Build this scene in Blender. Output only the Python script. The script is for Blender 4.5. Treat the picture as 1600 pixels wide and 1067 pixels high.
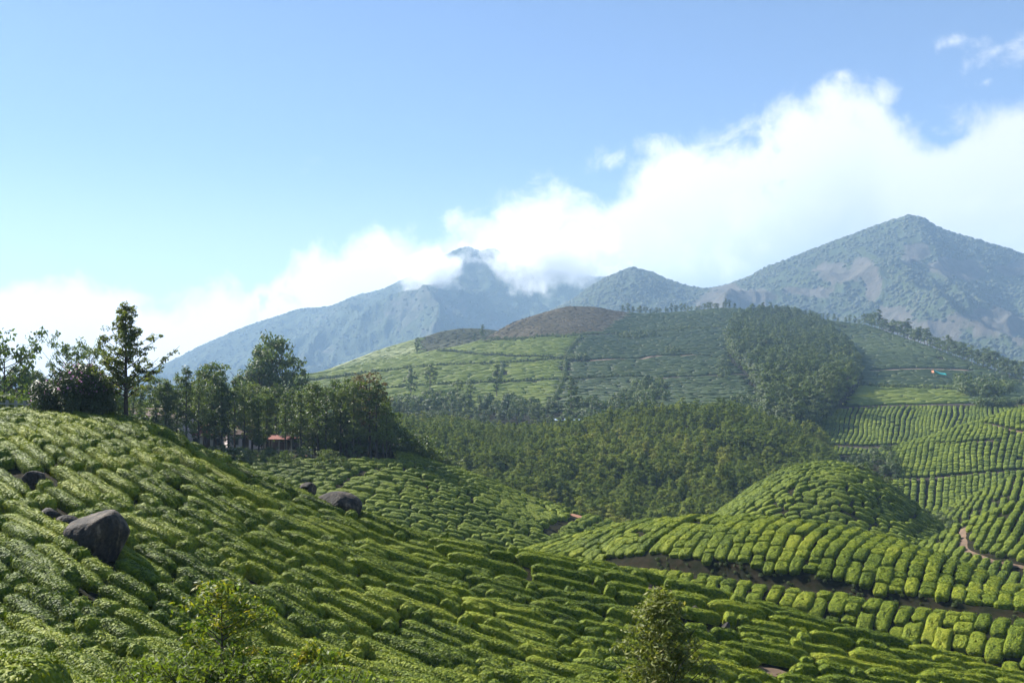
import bpy, math, random
import numpy as np
from mathutils import Matrix, Vector

SC = bpy.context.scene
COL = SC.collection
for _o in list(bpy.data.objects):
    bpy.data.objects.remove(_o)

# ------------------------------------------------------------------ camera
F = 1556.0          # focal length in pixels of the 1600 px wide photograph
VH = 640.0          # row of the horizon
cam_d = bpy.data.cameras.new('camera')
cam_d.lens = 36.0 * F / 1600.0
cam_d.sensor_width = 36.0
cam_d.shift_y = (VH - 533.5) / 1600.0
cam_d.clip_start = 0.2
cam_d.clip_end = 20000.0
cam = bpy.data.objects.new('camera', cam_d)
COL.objects.link(cam)
cam.rotation_euler = (math.radians(90), 0, 0)
SC.camera = cam

# ------------------------------------------------------------------ sun, sky, exposure
SUN_AZ = 51.0       # degrees to the left of the view direction (+Y)
SUN_EL = 38.5
sa, se = math.radians(SUN_AZ), math.radians(SUN_EL)
sun_dir = Vector((-math.sin(sa) * math.cos(se), math.cos(sa) * math.cos(se), math.sin(se)))
sun_d = bpy.data.lights.new('sun', 'SUN')
sun_d.energy = 5.0
sun_d.angle = math.radians(0.5)
sun_d.color = (1.0, 0.95, 0.86)
sun = bpy.data.objects.new('sun', sun_d)
COL.objects.link(sun)
sun.rotation_euler = sun_dir.to_track_quat('Z', 'Y').to_euler()

SC.view_settings.view_transform = 'Standard'
SC.view_settings.look = 'None'
SC.view_settings.gamma = 1.0
SC.view_settings.use_curve_mapping = False
SC.view_settings.exposure = 1.5
SC.cycles.use_denoising = True
SC.cycles.max_bounces = 8
SC.cycles.diffuse_bounces = 3
SC.cycles.glossy_bounces = 2
SC.cycles.transmission_bounces = 3
SC.cycles.transparent_max_bounces = 8
SC.cycles.volume_bounces = 5
SC.cycles.use_adaptive_sampling = True
SC.cycles.adaptive_threshold = 0.02

CLOUD_TOP = [(-600, 455), (-300, 440), (-120, 430), (0, 424), (60, 428), (130, 424), (190, 440), (260, 446),
             (330, 440), (400, 418), (470, 392), (530, 368), (590, 350), (650, 352), (700, 345), (760, 335), (810, 312),
             (850, 296), (900, 300), (950, 300), (1000, 252), (1060, 226), (1110, 196), (1160, 174),
             (1250, 152), (1300, 126), (1340, 122), (1390, 160), (1440, 194), (1500, 190), (1560, 172), (1600, 160),
             (1700, 130), (1850, 180), (2000, 250), (2300, 330), (2700, 380), (3400, 400)]

def az_of(u):
    return math.atan((u - 800.0) / F)

def build_world():
    w = bpy.data.worlds.new('World')
    SC.world = w
    w.use_nodes = True
    nt = w.node_tree
    N, L = nt.nodes, nt.links
    N.clear()
    out = N.new('ShaderNodeOutputWorld')
    bg = N.new('ShaderNodeBackground')
    L.new(bg.outputs[0], out.inputs[0])
    sky = N.new('ShaderNodeTexSky')
    sky.sky_type = 'NISHITA'
    sky.sun_disc = False
    sky.sun_elevation = se
    sky.sun_rotation = -sa
    sky.altitude = 1500.0
    sky.air_density = 1.0
    sky.dust_density = 0.15
    sky.ozone_density = 1.8
    STR = 0.056
    tc = N.new('ShaderNodeTexCoord')
    sep = N.new('ShaderNodeSeparateXYZ')
    L.new(tc.outputs['Generated'], sep.inputs[0])

    def math_(op, a, b=None, c=None, clamp=False):
        n = N.new('ShaderNodeMath'); n.operation = op; n.use_clamp = clamp
        for i, v in enumerate((a, b, c)):
            if v is None: continue
            if isinstance(v, (int, float)): n.inputs[i].default_value = v
            else: L.new(v, n.inputs[i])
        return n.outputs[0]

    def noise(vec, scale, detail, rough, off=(0, 0, 0), dist=0.0):
        mp = N.new('ShaderNodeMapping')
        mp.inputs['Location'].default_value = off
        L.new(vec, mp.inputs['Vector'])
        n = N.new('ShaderNodeTexNoise'); n.inputs['Scale'].default_value = scale
        n.inputs['Detail'].default_value = detail; n.inputs['Roughness'].default_value = rough
        n.inputs['Distortion'].default_value = dist
        L.new(mp.outputs[0], n.inputs['Vector'])
        return n.outputs['Fac']

    def sstep(x, lo, hi):
        n = N.new('ShaderNodeMapRange'); n.interpolation_type = 'SMOOTHSTEP'; n.clamp = True
        L.new(x, n.inputs[0]); n.inputs[1].default_value = lo; n.inputs[2].default_value = hi
        return n.outputs[0]

    az = math_('ARCTAN2', sep.outputs[0], sep.outputs[1])           # 0 straight ahead, + to the right
    el = math_('ARCSINE', sep.outputs[2])
    t = math_('MULTIPLY_ADD', az, 1 / (2 * math.pi), 0.5)
    # the height of the bank's upper edge, as a function of compass direction
    crv = N.new('ShaderNodeFloatCurve')
    cm = crv.mapping
    c = cm.curves[0]
    pts = []
    for u, v in CLOUD_TOP:
        a = az_of(u)
        e = math.atan((VH - v) / F * math.cos(a))
        pts.append((a / (2 * math.pi) + 0.5, e / 0.5))
    pts.insert(0, (0.12, 0.22)); pts.insert(0, (0.0, 0.24)); pts.append((0.88, 0.20)); pts.append((1.0, 0.24))
    pts = sorted(pts)
    c.points[0].location = pts[0]; c.points[1].location = pts[-1]
    for p in pts[1:-1]:
        c.points.new(*p)
    cm.update()
    L.new(t, crv.inputs['Value'])
    top = math_('MULTIPLY', crv.outputs[0], 0.5)
    vec = tc.outputs['Generated']
    n1 = noise(vec, 9.0, 9.0, 0.60, (3.1, 0.4, 7.7), 0.25)
    n2 = noise(vec, 24.0, 8.0, 0.62, (1.7, 5.2, 0.3), 0.4)
    n3 = noise(vec, 5.0, 6.0, 0.5, (8.2, 2.5, 4.4))
    depth = math_('SUBTRACT', top, el)
    d = math_('ADD', depth, math_('MULTIPLY', math_('SUBTRACT', n1, 0.52), 0.11))
    d = math_('ADD', d, math_('MULTIPLY', math_('SUBTRACT', n2, 0.5), 0.075))
    def spot(u, v, ru, rv):
        a0 = az_of(u); e0 = math.atan((VH - v) / F * math.cos(a0))
        dx = math_('MULTIPLY', math_('SUBTRACT', az, a0), F / ru); dy = math_('MULTIPLY', math_('SUBTRACT', el, e0), F / rv)
        return math_('SUBTRACT', 1.0, math_('SQRT', math_('ADD', math_('MULTIPLY', dx, dx), math_('MULTIPLY', dy, dy))))
    for hu, hv, hr, hs in ((1480, 205, 30, 20),):
        gap = sstep(math_('ADD', spot(hu, hv, hr, hs), math_('MULTIPLY', math_('SUBTRACT', n2, 0.5), 4.5)), -0.6, 1.6)
        d = math_('SUBTRACT', d, math_('MULTIPLY', gap, 0.06))
    small = None
    for hu, hv, hr, hs in ((948, 256, 48, 26), (1045, 238, 46, 24), (1556, 84, 78, 34), (1490, 66, 26, 14), (1500, 192, 44, 24), (1380, 150, 30, 26), (1540, 130, 24, 14)):
        g_ = sstep(math_('ADD', spot(hu, hv, hr, hs), math_('MULTIPLY', math_('SUBTRACT', n2, 0.55), 4.5)), -0.1, 1.5)
        small = g_ if small is None else math_('MAXIMUM', small, g_)
    body = sstep(d, -0.010, 0.030)
    # holes of blue in the left-hand, thinner part of the bank
    hole = math_('MULTIPLY', sstep(n2, 0.56, 0.70), sstep(n3, 0.50, 0.62))
    body = math_('MULTIPLY', body, math_('SUBTRACT', 1.0, math_('MULTIPLY', hole, sstep(d, 0.12, 0.03))))
    # small torn scraps floating above the bank
    sc_ = math_('MULTIPLY', sstep(n1, 0.60, 0.72), sstep(depth, -0.13, -0.03))
    sc_ = math_('MULTIPLY', sc_, math_('MULTIPLY', sstep(n2, 0.42, 0.6), 0.12))
    # the thin veil low over the horizon
    veil = math_('MULTIPLY', sstep(el, 0.26, 0.02), 0.35)
    alpha = math_('MAXIMUM', math_('MAXIMUM', body, sc_), math_('MULTIPLY', small, 0.85))
    alpha = math_('MAXIMUM', alpha, veil)
    shade = math_('ADD', math_('ADD', math_('MULTIPLY', n3, 0.45), math_('MULTIPLY', n1, 0.3)), math_('MULTIPLY', n2, 0.25))
    shade = sstep(shade, 0.45, 0.60)
    thick = sstep(d, 0.02, 0.20)
    g = math_('MULTIPLY', thick, math_('SUBTRACT', 1.0, shade))
    mixc = N.new('ShaderNodeMix'); mixc.data_type = 'RGBA'
    L.new(g, mixc.inputs['Factor'])
    K = 0.36
    mixc.inputs['A'].default_value = (K * 1.0, K * 1.0, K * 1.0, 1)
    mixc.inputs['B'].default_value = (K * 0.46, K * 0.54, K * 0.64, 1)
    dt = N.new('ShaderNodeVectorMath'); dt.operation = 'DOT_PRODUCT'; L.new(tc.outputs['Generated'], dt.inputs[0]); dt.inputs[1].default_value = sun_dir
    gl = math_('MULTIPLY_ADD', sstep(dt.outputs['Value'], 0.25, 0.85), 0.75, 1.0)
    cl = N.new('ShaderNodeVectorMath'); cl.operation = 'SCALE'; L.new(mixc.outputs['Result'], cl.inputs[0]); L.new(gl, cl.inputs['Scale'])
    skys = N.new('ShaderNodeMix'); skys.data_type = 'RGBA'; skys.blend_type = 'MULTIPLY'
    skys.inputs['Factor'].default_value = 1.0
    L.new(sky.outputs[0], skys.inputs['A'])
    skys.inputs['B'].default_value = (STR * 0.94, STR * 0.965, STR * 1.03, 1)
    mx = N.new('ShaderNodeMix'); mx.data_type = 'RGBA'
    L.new(alpha, mx.inputs['Factor'])
    L.new(skys.outputs['Result'], mx.inputs['A'])
    L.new(cl.outputs[0], mx.inputs['B'])
    L.new(mx.outputs['Result'], bg.inputs['Color'])
    bg.inputs['Strength'].default_value = 1.0
build_world()

# ------------------------------------------------------------------ helpers: noise, meshes
def vnoise(x, y, seed=0):
    x = np.asarray(x, float); y = np.asarray(y, float)
    xi = np.floor(x).astype(np.int64); yi = np.floor(y).astype(np.int64)
    fx = x - xi; fy = y - yi
    fx = fx * fx * fx * (fx * (fx * 6 - 15) + 10); fy = fy * fy * fy * (fy * (fy * 6 - 15) + 10)
    def h(i, j):
        n = (i * 374761393 + j * 668265263 + seed * 1442695041) & 0xffffffff
        n = ((n ^ (n >> 13)) * 1274126177) & 0xffffffff
        n = (n ^ (n >> 16)) & 0xffffff
        return n / float(0xffffff)
    a = h(xi, yi); b = h(xi + 1, yi); c = h(xi, yi + 1); d = h(xi + 1, yi + 1)
    return (a + (b - a) * fx) * (1 - fy) + (c + (d - c) * fx) * fy

def fbm(x, y, oct=4, seed=0, gain=0.5):
    s = 0; a = 1.0; tot = 0; f = 1.0
    for o in range(oct):
        s = s + a * vnoise(np.asarray(x) * f + o * 17.3, np.asarray(y) * f - o * 9.1, seed + o)
        tot += a; a *= gain; f *= 2.03
    return s / tot

def ridged(x, y, oct=4, seed=0):
    s = 0; a = 1.0; tot = 0; f = 1.0
    for o in range(oct):
        n = 1 - np.abs(2 * vnoise(np.asarray(x) * f + o * 7.7, np.asarray(y) * f + o * 3.3, seed + o) - 1)
        s = s + a * n * n; tot += a; a *= 0.5; f *= 2.1
    return s / tot

def pchip(xs, ys, x):
    xs = np.asarray(xs, float); ys = np.asarray(ys, float); x = np.asarray(x, float)
    h = np.diff(xs); d = np.diff(ys) / h
    m = np.zeros_like(ys); m[0] = d[0]; m[-1] = d[-1]
    for i in range(1, len(xs) - 1):
        if d[i - 1] * d[i] > 0:
            w1 = 2 * h[i] + h[i - 1]; w2 = h[i] + 2 * h[i - 1]
            m[i] = (w1 + w2) / (w1 / d[i - 1] + w2 / d[i])
    xc = np.clip(x, xs[0], xs[-1])
    i = np.clip(np.searchsorted(xs, xc) - 1, 0, len(h) - 1)
    t = (xc - xs[i]) / h[i]
    return ((2*t**3 - 3*t**2 + 1) * ys[i] + (t**3 - 2*t**2 + t) * h[i] * m[i] +
            (-2*t**3 + 3*t**2) * ys[i+1] + (t**3 - t**2) * h[i] * m[i+1])

def mesh_np(name, V, faces, smooth=True, mats=(), mat_idx=None):
    """faces: list of int arrays, each (n,3) or (n,4)"""
    me = bpy.data.meshes.new(name)
    V = np.asarray(V, np.float32)
    faces = [np.asarray(f, np.int32) for f in faces if len(f)]
    me.vertices.add(len(V)); me.vertices.foreach_set('co', V.ravel())
    nl = sum(f.size for f in faces); npoly = sum(len(f) for f in faces)
    me.loops.add(nl); me.polygons.add(npoly)
    me.loops.foreach_set('vertex_index', np.concatenate([f.ravel() for f in faces]))
    tot = np.concatenate([np.full(len(f), f.shape[1], np.int32) for f in faces])
    st = np.concatenate([[0], np.cumsum(tot)[:-1]]).astype(np.int32)
    me.polygons.foreach_set('loop_start', st)
    me.polygons.foreach_set('loop_total', tot)
    if isinstance(smooth, bool): sm = np.full(npoly, smooth)
    else: sm = np.concatenate([np.full(len(f), s) for f, s in zip(faces, smooth)])
    me.polygons.foreach_set('use_smooth', sm)
    for m in mats: me.materials.append(m)
    if mat_idx is not None:
        me.polygons.foreach_set('material_index', np.concatenate([np.full(len(f), k, np.int32) for f, k in zip(faces, mat_idx)]))
    me.update(calc_edges=True); me.validate()
    return me

def obj(name, me, parent=None, loc=None, label=None, cat=None, group=None, kind=None):
    o = bpy.data.objects.new(name, me)
    COL.objects.link(o)
    if parent is not None: o.parent = parent
    if loc is not None: o.location = loc
    if label: o['label'] = label
    if cat: o['category'] = cat
    if group: o['group'] = group
    if kind: o['kind'] = kind
    return o

def grid_faces(nr, nc, wrap=False):
    r = np.arange(nr - 1)[:, None]; c = np.arange(nc if wrap else nc - 1)[None, :]
    c2 = (c + 1) % nc
    a = r * nc + c; b = r * nc + c2; d = (r + 1) * nc + c2; e = (r + 1) * nc + c
    return np.stack([a + 0 * c, b, d, e], -1).reshape(-1, 4)

class Parts:
    """collects vertices and faces for one mesh"""
    def __init__(s): s.V = []; s.Q = []; s.T = []; s.n = 0
    def add(s, V, Q=None, T=None):
        V = np.asarray(V, float)
        if Q is not None and len(Q): s.Q.append(np.asarray(Q) + s.n)
        if T is not None and len(T): s.T.append(np.asarray(T) + s.n)
        s.V.append(V); s.n += len(V)
    def box(s, c, size, rz=0.0):
        x, y, z = [k / 2 for k in size]
        P = np.array([[-x,-y,-z],[x,-y,-z],[x,y,-z],[-x,y,-z],[-x,-y,z],[x,-y,z],[x,y,z],[-x,y,z]])
        cr, sr = math.cos(rz), math.sin(rz)
        P = np.stack([P[:,0]*cr - P[:,1]*sr, P[:,0]*sr + P[:,1]*cr, P[:,2]], 1) + np.asarray(c)
        s.add(P, [[0,3,2,1],[4,5,6,7],[0,1,5,4],[1,2,6,5],[2,3,7,6],[3,0,4,7]])
    def tube(s, pts, rad, sides=6, cap=True):
        pts = np.asarray(pts, float); n = len(pts)
        t = np.gradient(pts, axis=0); t /= np.linalg.norm(t, axis=1)[:, None] + 1e-9
        ref = np.where(np.abs(t[:, 2:3]) > 0.9, np.array([[1., 0, 0]]), np.array([[0, 0, 1.]]))
        a = np.cross(t, ref); a /= np.linalg.norm(a, axis=1)[:, None] + 1e-9
        b = np.cross(t, a)
        ang = np.arange(sides) / sides * 2 * math.pi
        rad = np.asarray(rad, float)
        V = pts[:, None, :] + rad[:, None, None] * (np.cos(ang)[None, :, None] * a[:, None, :] + np.sin(ang)[None, :, None] * b[:, None, :])
        s.add(V.reshape(-1, 3), grid_faces(n, sides, True)[:, ::-1])
    def mesh(s, name, mats, smooth=True):
        V = np.concatenate(s.V)
        f = []
        if s.Q: f.append(np.concatenate(s.Q))
        if s.T: f.append(np.concatenate(s.T))
        return mesh_np(name, V, f, smooth, mats)

# ------------------------------------------------------------------ materials
def new_mat(name):
    m = bpy.data.materials.new(name); m.use_nodes = True
    nt = m.node_tree; nt.nodes.clear()
    return m, nt.nodes, nt.links

def ramp(N, stops, interp='LINEAR'):
    r = N.new('ShaderNodeValToRGB'); r.color_ramp.interpolation = interp
    e = r.color_ramp.elements
    while len(e) < len(stops): e.new(0.5)
    for k, (p, c) in enumerate(stops):
        e[k].position = p; e[k].color = (*c, 1)
    return r

def leaf_mat(name, stops, translucent=0.35, rough=0.55, patch=0.35, obj_w=0.35, isl_w=0.4, tr_tint=(1.25, 1.3, 0.5), spec=0.35, mosaic=0.0):
    """foliage: each leaf, each plant and broad patches of ground vary in colour"""
    m, N, L = new_mat(name)
    out = N.new('ShaderNodeOutputMaterial')
    geo = N.new('ShaderNodeNewGeometry'); oi = N.new('ShaderNodeObjectInfo')
    nz = N.new('ShaderNodeTexNoise'); nz.inputs['Scale'].default_value = patch; nz.inputs['Detail'].default_value = 5
    L.new(geo.outputs['Position'], nz.inputs['Vector'])
    def mad(a, k, b):
        n = N.new('ShaderNodeMath'); n.operation = 'MULTIPLY_ADD'; L.new(a, n.inputs[0]); n.inputs[1].default_value = k
        if isinstance(b, float): n.inputs[2].default_value = b
        else: L.new(b, n.inputs[2])
        return n.outputs[0]
    s = mad(nz.outputs['Fac'], 1.1, -0.3 + 0.5 * (0.25 - 0.0) - 0.5 * (obj_w + isl_w) + 0.1)
    s = mad(oi.outputs['Random'], obj_w, s)
    s = mad(geo.outputs['Random Per Island'], isl_w, s)
    vo = None
    if mosaic:
        vo = N.new('ShaderNodeTexVoronoi'); vo.inputs['Scale'].default_value = mosaic; vo.inputs['Randomness'].default_value = 1.0
        L.new(geo.outputs['Position'], vo.inputs['Vector'])
        sx = N.new('ShaderNodeSeparateColor'); L.new(vo.outputs['Color'], sx.inputs[0])
        a_ = N.new('ShaderNodeMath'); a_.operation = 'SUBTRACT'; L.new(sx.outputs[0], a_.inputs[0]); a_.inputs[1].default_value = 0.5
        s = mad(a_.outputs[0], 0.5, s)
    r = ramp(N, stops); L.new(s, r.inputs[0])
    p = N.new('ShaderNodeBsdfPrincipled'); p.inputs['Roughness'].default_value = rough
    if vo is not None:
        nb = N.new('ShaderNodeTexNoise'); nb.inputs['Scale'].default_value = mosaic * 0.5; nb.inputs['Detail'].default_value = 3
        L.new(geo.outputs['Position'], nb.inputs['Vector'])
        hsum = mad(vo.outputs['Distance'], -0.7, nb.outputs['Fac'])
        bm = N.new('ShaderNodeBump'); bm.inputs['Strength'].default_value = 0.6; bm.inputs['Distance'].default_value = 1.3 / mosaic
        L.new(hsum, bm.inputs['Height']); L.new(bm.outputs[0], p.inputs['Normal'])
    p.inputs['Specular IOR Level'].default_value = spec
    L.new(r.outputs[0], p.inputs['Base Color'])
    tb = N.new('ShaderNodeMix'); tb.data_type = 'RGBA'; tb.blend_type = 'MULTIPLY'; tb.inputs['Factor'].default_value = 1
    L.new(r.outputs[0], tb.inputs['A']); tb.inputs['B'].default_value = (*tr_tint, 1)
    tr = N.new('ShaderNodeBsdfTranslucent'); L.new(tb.outputs['Result'], tr.inputs['Color'])
    mx = N.new('ShaderNodeMixShader'); mx.inputs[0].default_value = translucent
    L.new(p.outputs[0], mx.inputs[1]); L.new(tr.outputs[0], mx.inputs[2])
    L.new(mx.outputs[0], out.inputs[0])
    return m

def solid_mat(name, stops, scale=2.0, rough=0.85, bump=0.3, detail=8, spec=0.25, stretch=(1, 1, 1), bscale=None, metallic=0.0):
    m, N, L = new_mat(name)
    out = N.new('ShaderNodeOutputMaterial'); p = N.new('ShaderNodeBsdfPrincipled')
    tc = N.new('ShaderNodeTexCoord'); mp = N.new('ShaderNodeMapping'); mp.inputs['Scale'].default_value = stretch
    L.new(tc.outputs['Object'], mp.inputs[0])
    nz = N.new('ShaderNodeTexNoise'); nz.inputs['Scale'].default_value = scale; nz.inputs['Detail'].default_value = detail
    nz.inputs['Roughness'].default_value = 0.62
    L.new(mp.outputs[0], nz.inputs['Vector'])
    r = ramp(N, stops); L.new(nz.outputs['Fac'], r.inputs[0]); L.new(r.outputs[0], p.inputs['Base Color'])
    p.inputs['Roughness'].default_value = rough; p.inputs['Specular IOR Level'].default_value = spec
    p.inputs['Metallic'].default_value = metallic
    if bump:
        nb = N.new('ShaderNodeTexNoise'); nb.inputs['Scale'].default_value = bscale or scale * 3; nb.inputs['Detail'].default_value = 8
        L.new(mp.outputs[0], nb.inputs['Vector'])
        b = N.new('ShaderNodeBump'); b.inputs['Strength'].default_value = bump; b.inputs['Distance'].default_value = 0.05
        L.new(nb.outputs['Fac'], b.inputs['Height']); L.new(b.outputs[0], p.inputs['Normal'])
    L.new(p.outputs[0], out.inputs[0])
    return m

M = {}
M['tea'] = leaf_mat('tea_leaf', [(0.0, (0.034, 0.060, 0.008)), (0.4, (0.110, 0.156, 0.012)), (0.72, (0.205, 0.245, 0.018)), (1.0, (0.29, 0.305, 0.028))], 0.2, 0.6, 0.22, 0.3, 0.3, spec=0.1, mosaic=11.0)
M['tea_mid'] = leaf_mat('tea_leaf_mid_slopes', [(0.0, (0.040, 0.066, 0.012)), (0.5, (0.130, 0.176, 0.020)), (1.0, (0.225, 0.26, 0.030))], 0.2, 0.65, 0.09, 0.3, 0.3, spec=0.1, mosaic=7.0)
M['tea_light'] = leaf_mat('tea_leaf_fresh_field', [(0.0, (0.13, 0.18, 0.022)), (0.5, (0.19, 0.24, 0.03)), (1.0, (0.25, 0.28, 0.042))], 0.3, 0.6, 0.02)
M['tea_dark'] = leaf_mat('tea_leaf_dark_field', [(0.0, (0.030, 0.054, 0.014)), (0.5, (0.058, 0.092, 0.020)), (1.0, (0.098, 0.125, 0.030))], 0.25, 0.6, 0.012)
M['dry'] = leaf_mat('dry_grass_field', [(0.0, (0.075, 0.075, 0.03)), (0.5, (0.115, 0.088, 0.042)), (1.0, (0.14, 0.105, 0.055))], 0.2, 0.8, 0.02)
M['olive'] = leaf_mat('olive_grass', [(0.0, (0.055, 0.06, 0.024)), (0.5, (0.08, 0.085, 0.032)), (1.0, (0.11, 0.11, 0.04))], 0.2, 0.8, 0.02)
M['euc'] = leaf_mat('eucalyptus_leaf', [(0.0, (0.058, 0.092, 0.020)), (0.45, (0.145, 0.190, 0.036)), (0.8, (0.22, 0.245, 0.052)), (1.0, (0.29, 0.26, 0.075))], 0.35, 0.7, 0.012, 0.6, 0.3, spec=0.08)
M['grove'] = leaf_mat('grove_leaf', [(0.0, (0.034, 0.058, 0.018)), (0.5, (0.085, 0.125, 0.032)), (1.0, (0.15, 0.18, 0.05))], 0.35, 0.55, 0.05, 0.45, 0.4)
M['brownleaf'] = leaf_mat('browning_leaf', [(0.0, (0.06, 0.045, 0.02)), (0.5, (0.115, 0.082, 0.035)), (1.0, (0.14, 0.11, 0.05))], 0.35, 0.6, 0.2, 0.3, 0.5)
M['oak'] = leaf_mat('silver_oak_leaf', [(0.0, (0.045, 0.066, 0.016)), (0.5, (0.105, 0.13, 0.03)), (1.0, (0.20, 0.20, 0.06))], 0.5, 0.5, 0.5, 0.2, 0.6)
M['shrub'] = leaf_mat('shrub_leaf', [(0.0, (0.018, 0.034, 0.012)), (0.5, (0.042, 0.066, 0.02)), (1.0, (0.09, 0.105, 0.035))], 0.25, 0.5, 0.6, 0.2, 0.6)
M['flower'] = leaf_mat('lilac_flower', [(0.0, (0.22, 0.10, 0.22)), (0.5, (0.34, 0.18, 0.34)), (1.0, (0.42, 0.26, 0.36))], 0.4, 0.6, 1.0, 0.2, 0.6, (1.1, 1.0, 1.1))
M['sapling'] = leaf_mat('sapling_leaf', [(0.0, (0.06, 0.11, 0.016)), (0.45, (0.14, 0.19, 0.022)), (0.78, (0.30, 0.29, 0.03)), (1.0, (0.48, 0.36, 0.03))], 0.4, 0.55, 1.6, 0.25, 0.75, spec=0.25)
M['feather'] = leaf_mat('feathery_leaf', [(0.0, (0.07, 0.095, 0.02)), (0.4, (0.14, 0.17, 0.035)), (0.8, (0.23, 0.24, 0.06)), (1.0, (0.30, 0.26, 0.10))], 0.4, 0.55, 1.2, 0.15, 0.8, spec=0.25)
M['weed'] = leaf_mat('weed_leaf', [(0.0, (0.05, 0.085, 0.014)), (0.5, (0.12, 0.17, 0.024)), (1.0, (0.22, 0.25, 0.04))], 0.4, 0.6, 1.2, 0.3, 0.6, spec=0.2)
M['mtn_tree'] = leaf_mat('mountain_canopy', [(0.0, (0.020, 0.030, 0.014)), (0.5, (0.042, 0.054, 0.022)), (1.0, (0.085, 0.088, 0.036))], 0.0, 0.9, 0.006, 0.5, 0.0)
M['bark'] = solid_mat('bark', [(0.3, (0.055, 0.042, 0.032)), (0.7, (0.13, 0.11, 0.09))], 6, 0.9, 0.6, stretch=(1, 1, 0.2))
M['bark_dark'] = solid_mat('dark_bark', [(0.3, (0.03, 0.024, 0.019)), (0.7, (0.075, 0.062, 0.05))], 8, 0.9, 0.6, stretch=(1, 1, 0.2))
M['soil'] = solid_mat('shade_darkened_soil', [(0.25, (0.006, 0.009, 0.004)), (0.45, (0.014, 0.016, 0.007)), (0.6, (0.022, 0.018, 0.010)), (0.78, (0.045, 0.032, 0.020))], 1.3, 0.95, 1.0, spec=0.05)  # soil colour darkened to stand for shade from the bank and bushes
M['path'] = solid_mat('path_soil', [(0.25, (0.08, 0.055, 0.034)), (0.55, (0.15, 0.10, 0.065)), (0.8, (0.22, 0.155, 0.105))], 1.2, 0.95, 0.5)
M['bank'] = solid_mat('bank_soil', [(0.25, (0.02, 0.018, 0.012)), (0.5, (0.05, 0.036, 0.026)), (0.75, (0.10, 0.07, 0.052))], 1.5, 0.95, 0.9)
M['rust_soil'] = solid_mat('red_soil', [(0.3, (0.22, 0.10, 0.055)), (0.7, (0.36, 0.19, 0.11))], 1.0, 0.95, 0.5)

# ------------------------------------------------------------------ lofted hills
def ordinal(n):
    ones = ['', 'first', 'second', 'third', 'fourth', 'fifth', 'sixth', 'seventh', 'eighth', 'ninth', 'tenth', 'eleventh', 'twelfth', 'thirteenth', 'fourteenth', 'fifteenth', 'sixteenth', 'seventeenth', 'eighteenth', 'nineteenth']
    tens = {2: ('twenty', 'twentieth'), 3: ('thirty', 'thirtieth'), 4: ('forty', 'fortieth'), 5: ('fifty', 'fiftieth'), 6: ('sixty', 'sixtieth')}
    if n < 20: return ones[n]
    t, o = divmod(n, 10)
    return tens[t][1] if o == 0 else tens[t][0] + '-' + ones[o]

class Hill:
    """A slope lofted through cross lines, each a list of (column, row, distance) sightings.
    z is stored on a table over bearing and distance so that it can be looked up anywhere."""
    def __init__(s, name, lines, back, nu=160, nq=140, noise=0.0, nscale=0.1, seed=1):
        s.name = name
        us = sorted(set(p[0] for l in lines for p in l))
        s.u0, s.u1 = us[0], us[-1]
        s.nu, s.nq = nu, nq
        s.ug = np.linspace(s.u0, s.u1, nu)
        Y = []; Z = []
        for l in lines:
            a = np.array(l, float)
            v = pchip(a[:, 0], a[:, 1], s.ug); y = pchip(a[:, 0], a[:, 2], s.ug)
            Y.append(y); Z.append(-(v - VH) / F * y)
        s.ridgeY = Y[-1].copy(); s.ridgeZ = Z[-1].copy()
        for dy, dz in back:
            Y.append(s.ridgeY + dy); Z.append(s.ridgeZ + dz)
        Y = np.array(Y); Z = np.array(Z)
        s.Y0 = Y[0]; s.Y1 = Y[-1]
        q = np.linspace(0, 1, nq)
        s.Z = np.zeros((nu, nq)); s.YY = np.zeros((nu, nq))
        for i in range(nu):
            yy = s.Y0[i] + (s.Y1[i] - s.Y0[i]) * q
            s.YY[i] = yy
            s.Z[i] = pchip(Y[:, i], Z[:, i], yy)
        s.X = (s.ug[:, None] - 800) / F * s.YY
        if noise:
            s.Z += noise * (fbm(s.X * nscale, s.YY * nscale, 4, seed) - 0.5)
    def z(s, x, y):
        x = np.asarray(x, float); y = np.asarray(y, float)
        u = 800 + F * x / np.maximum(y, 1e-3)
        fu = (u - s.u0) / (s.u1 - s.u0) * (s.nu - 1)
        ok = (fu >= 0) & (fu <= s.nu - 1) & (y > 0)
        fu = np.clip(fu, 0, s.nu - 1.001); i = fu.astype(int); t = fu - i
        def colz(i):
            q = (y - s.Y0[i]) / (s.Y1[i] - s.Y0[i]) * (s.nq - 1)
            o = (q >= 0) & (q <= s.nq - 1)
            q = np.clip(q, 0, s.nq - 1.001); j = q.astype(int); r = q - j
            return s.Z[i, j] * (1 - r) + s.Z[i, j + 1] * r, o
        z0, o0 = colz(i); z1, o1 = colz(i + 1)
        return np.where(ok & (o0 | o1), z0 * (1 - t) + z1 * t, -1e3)
    def ry(s, x, y):
        u = 800 + F * x / y
        return np.interp(u, s.ug, s.ridgeY)
    def unproject(s, u, v):
        """first point of the slope seen in column u at row v"""
        y = np.linspace(np.interp(u, s.ug, s.Y0), np.interp(u, s.ug, s.ridgeY), 400)
        x = (u - 800) / F * y
        vv = VH - F * s.z(x, y) / y
        k = np.argmin(np.abs(vv - v))
        return x[k], y[k]
    def build(s, mat, nu=None, name='hill', kind='structure'):
        V = np.stack([s.X, s.YY, s.Z], -1).reshape(-1, 3)
        me = mesh_np(name, V, [grid_faces(s.nu, s.nq)], True, [mat])
        return obj(name, me, kind=kind)

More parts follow.
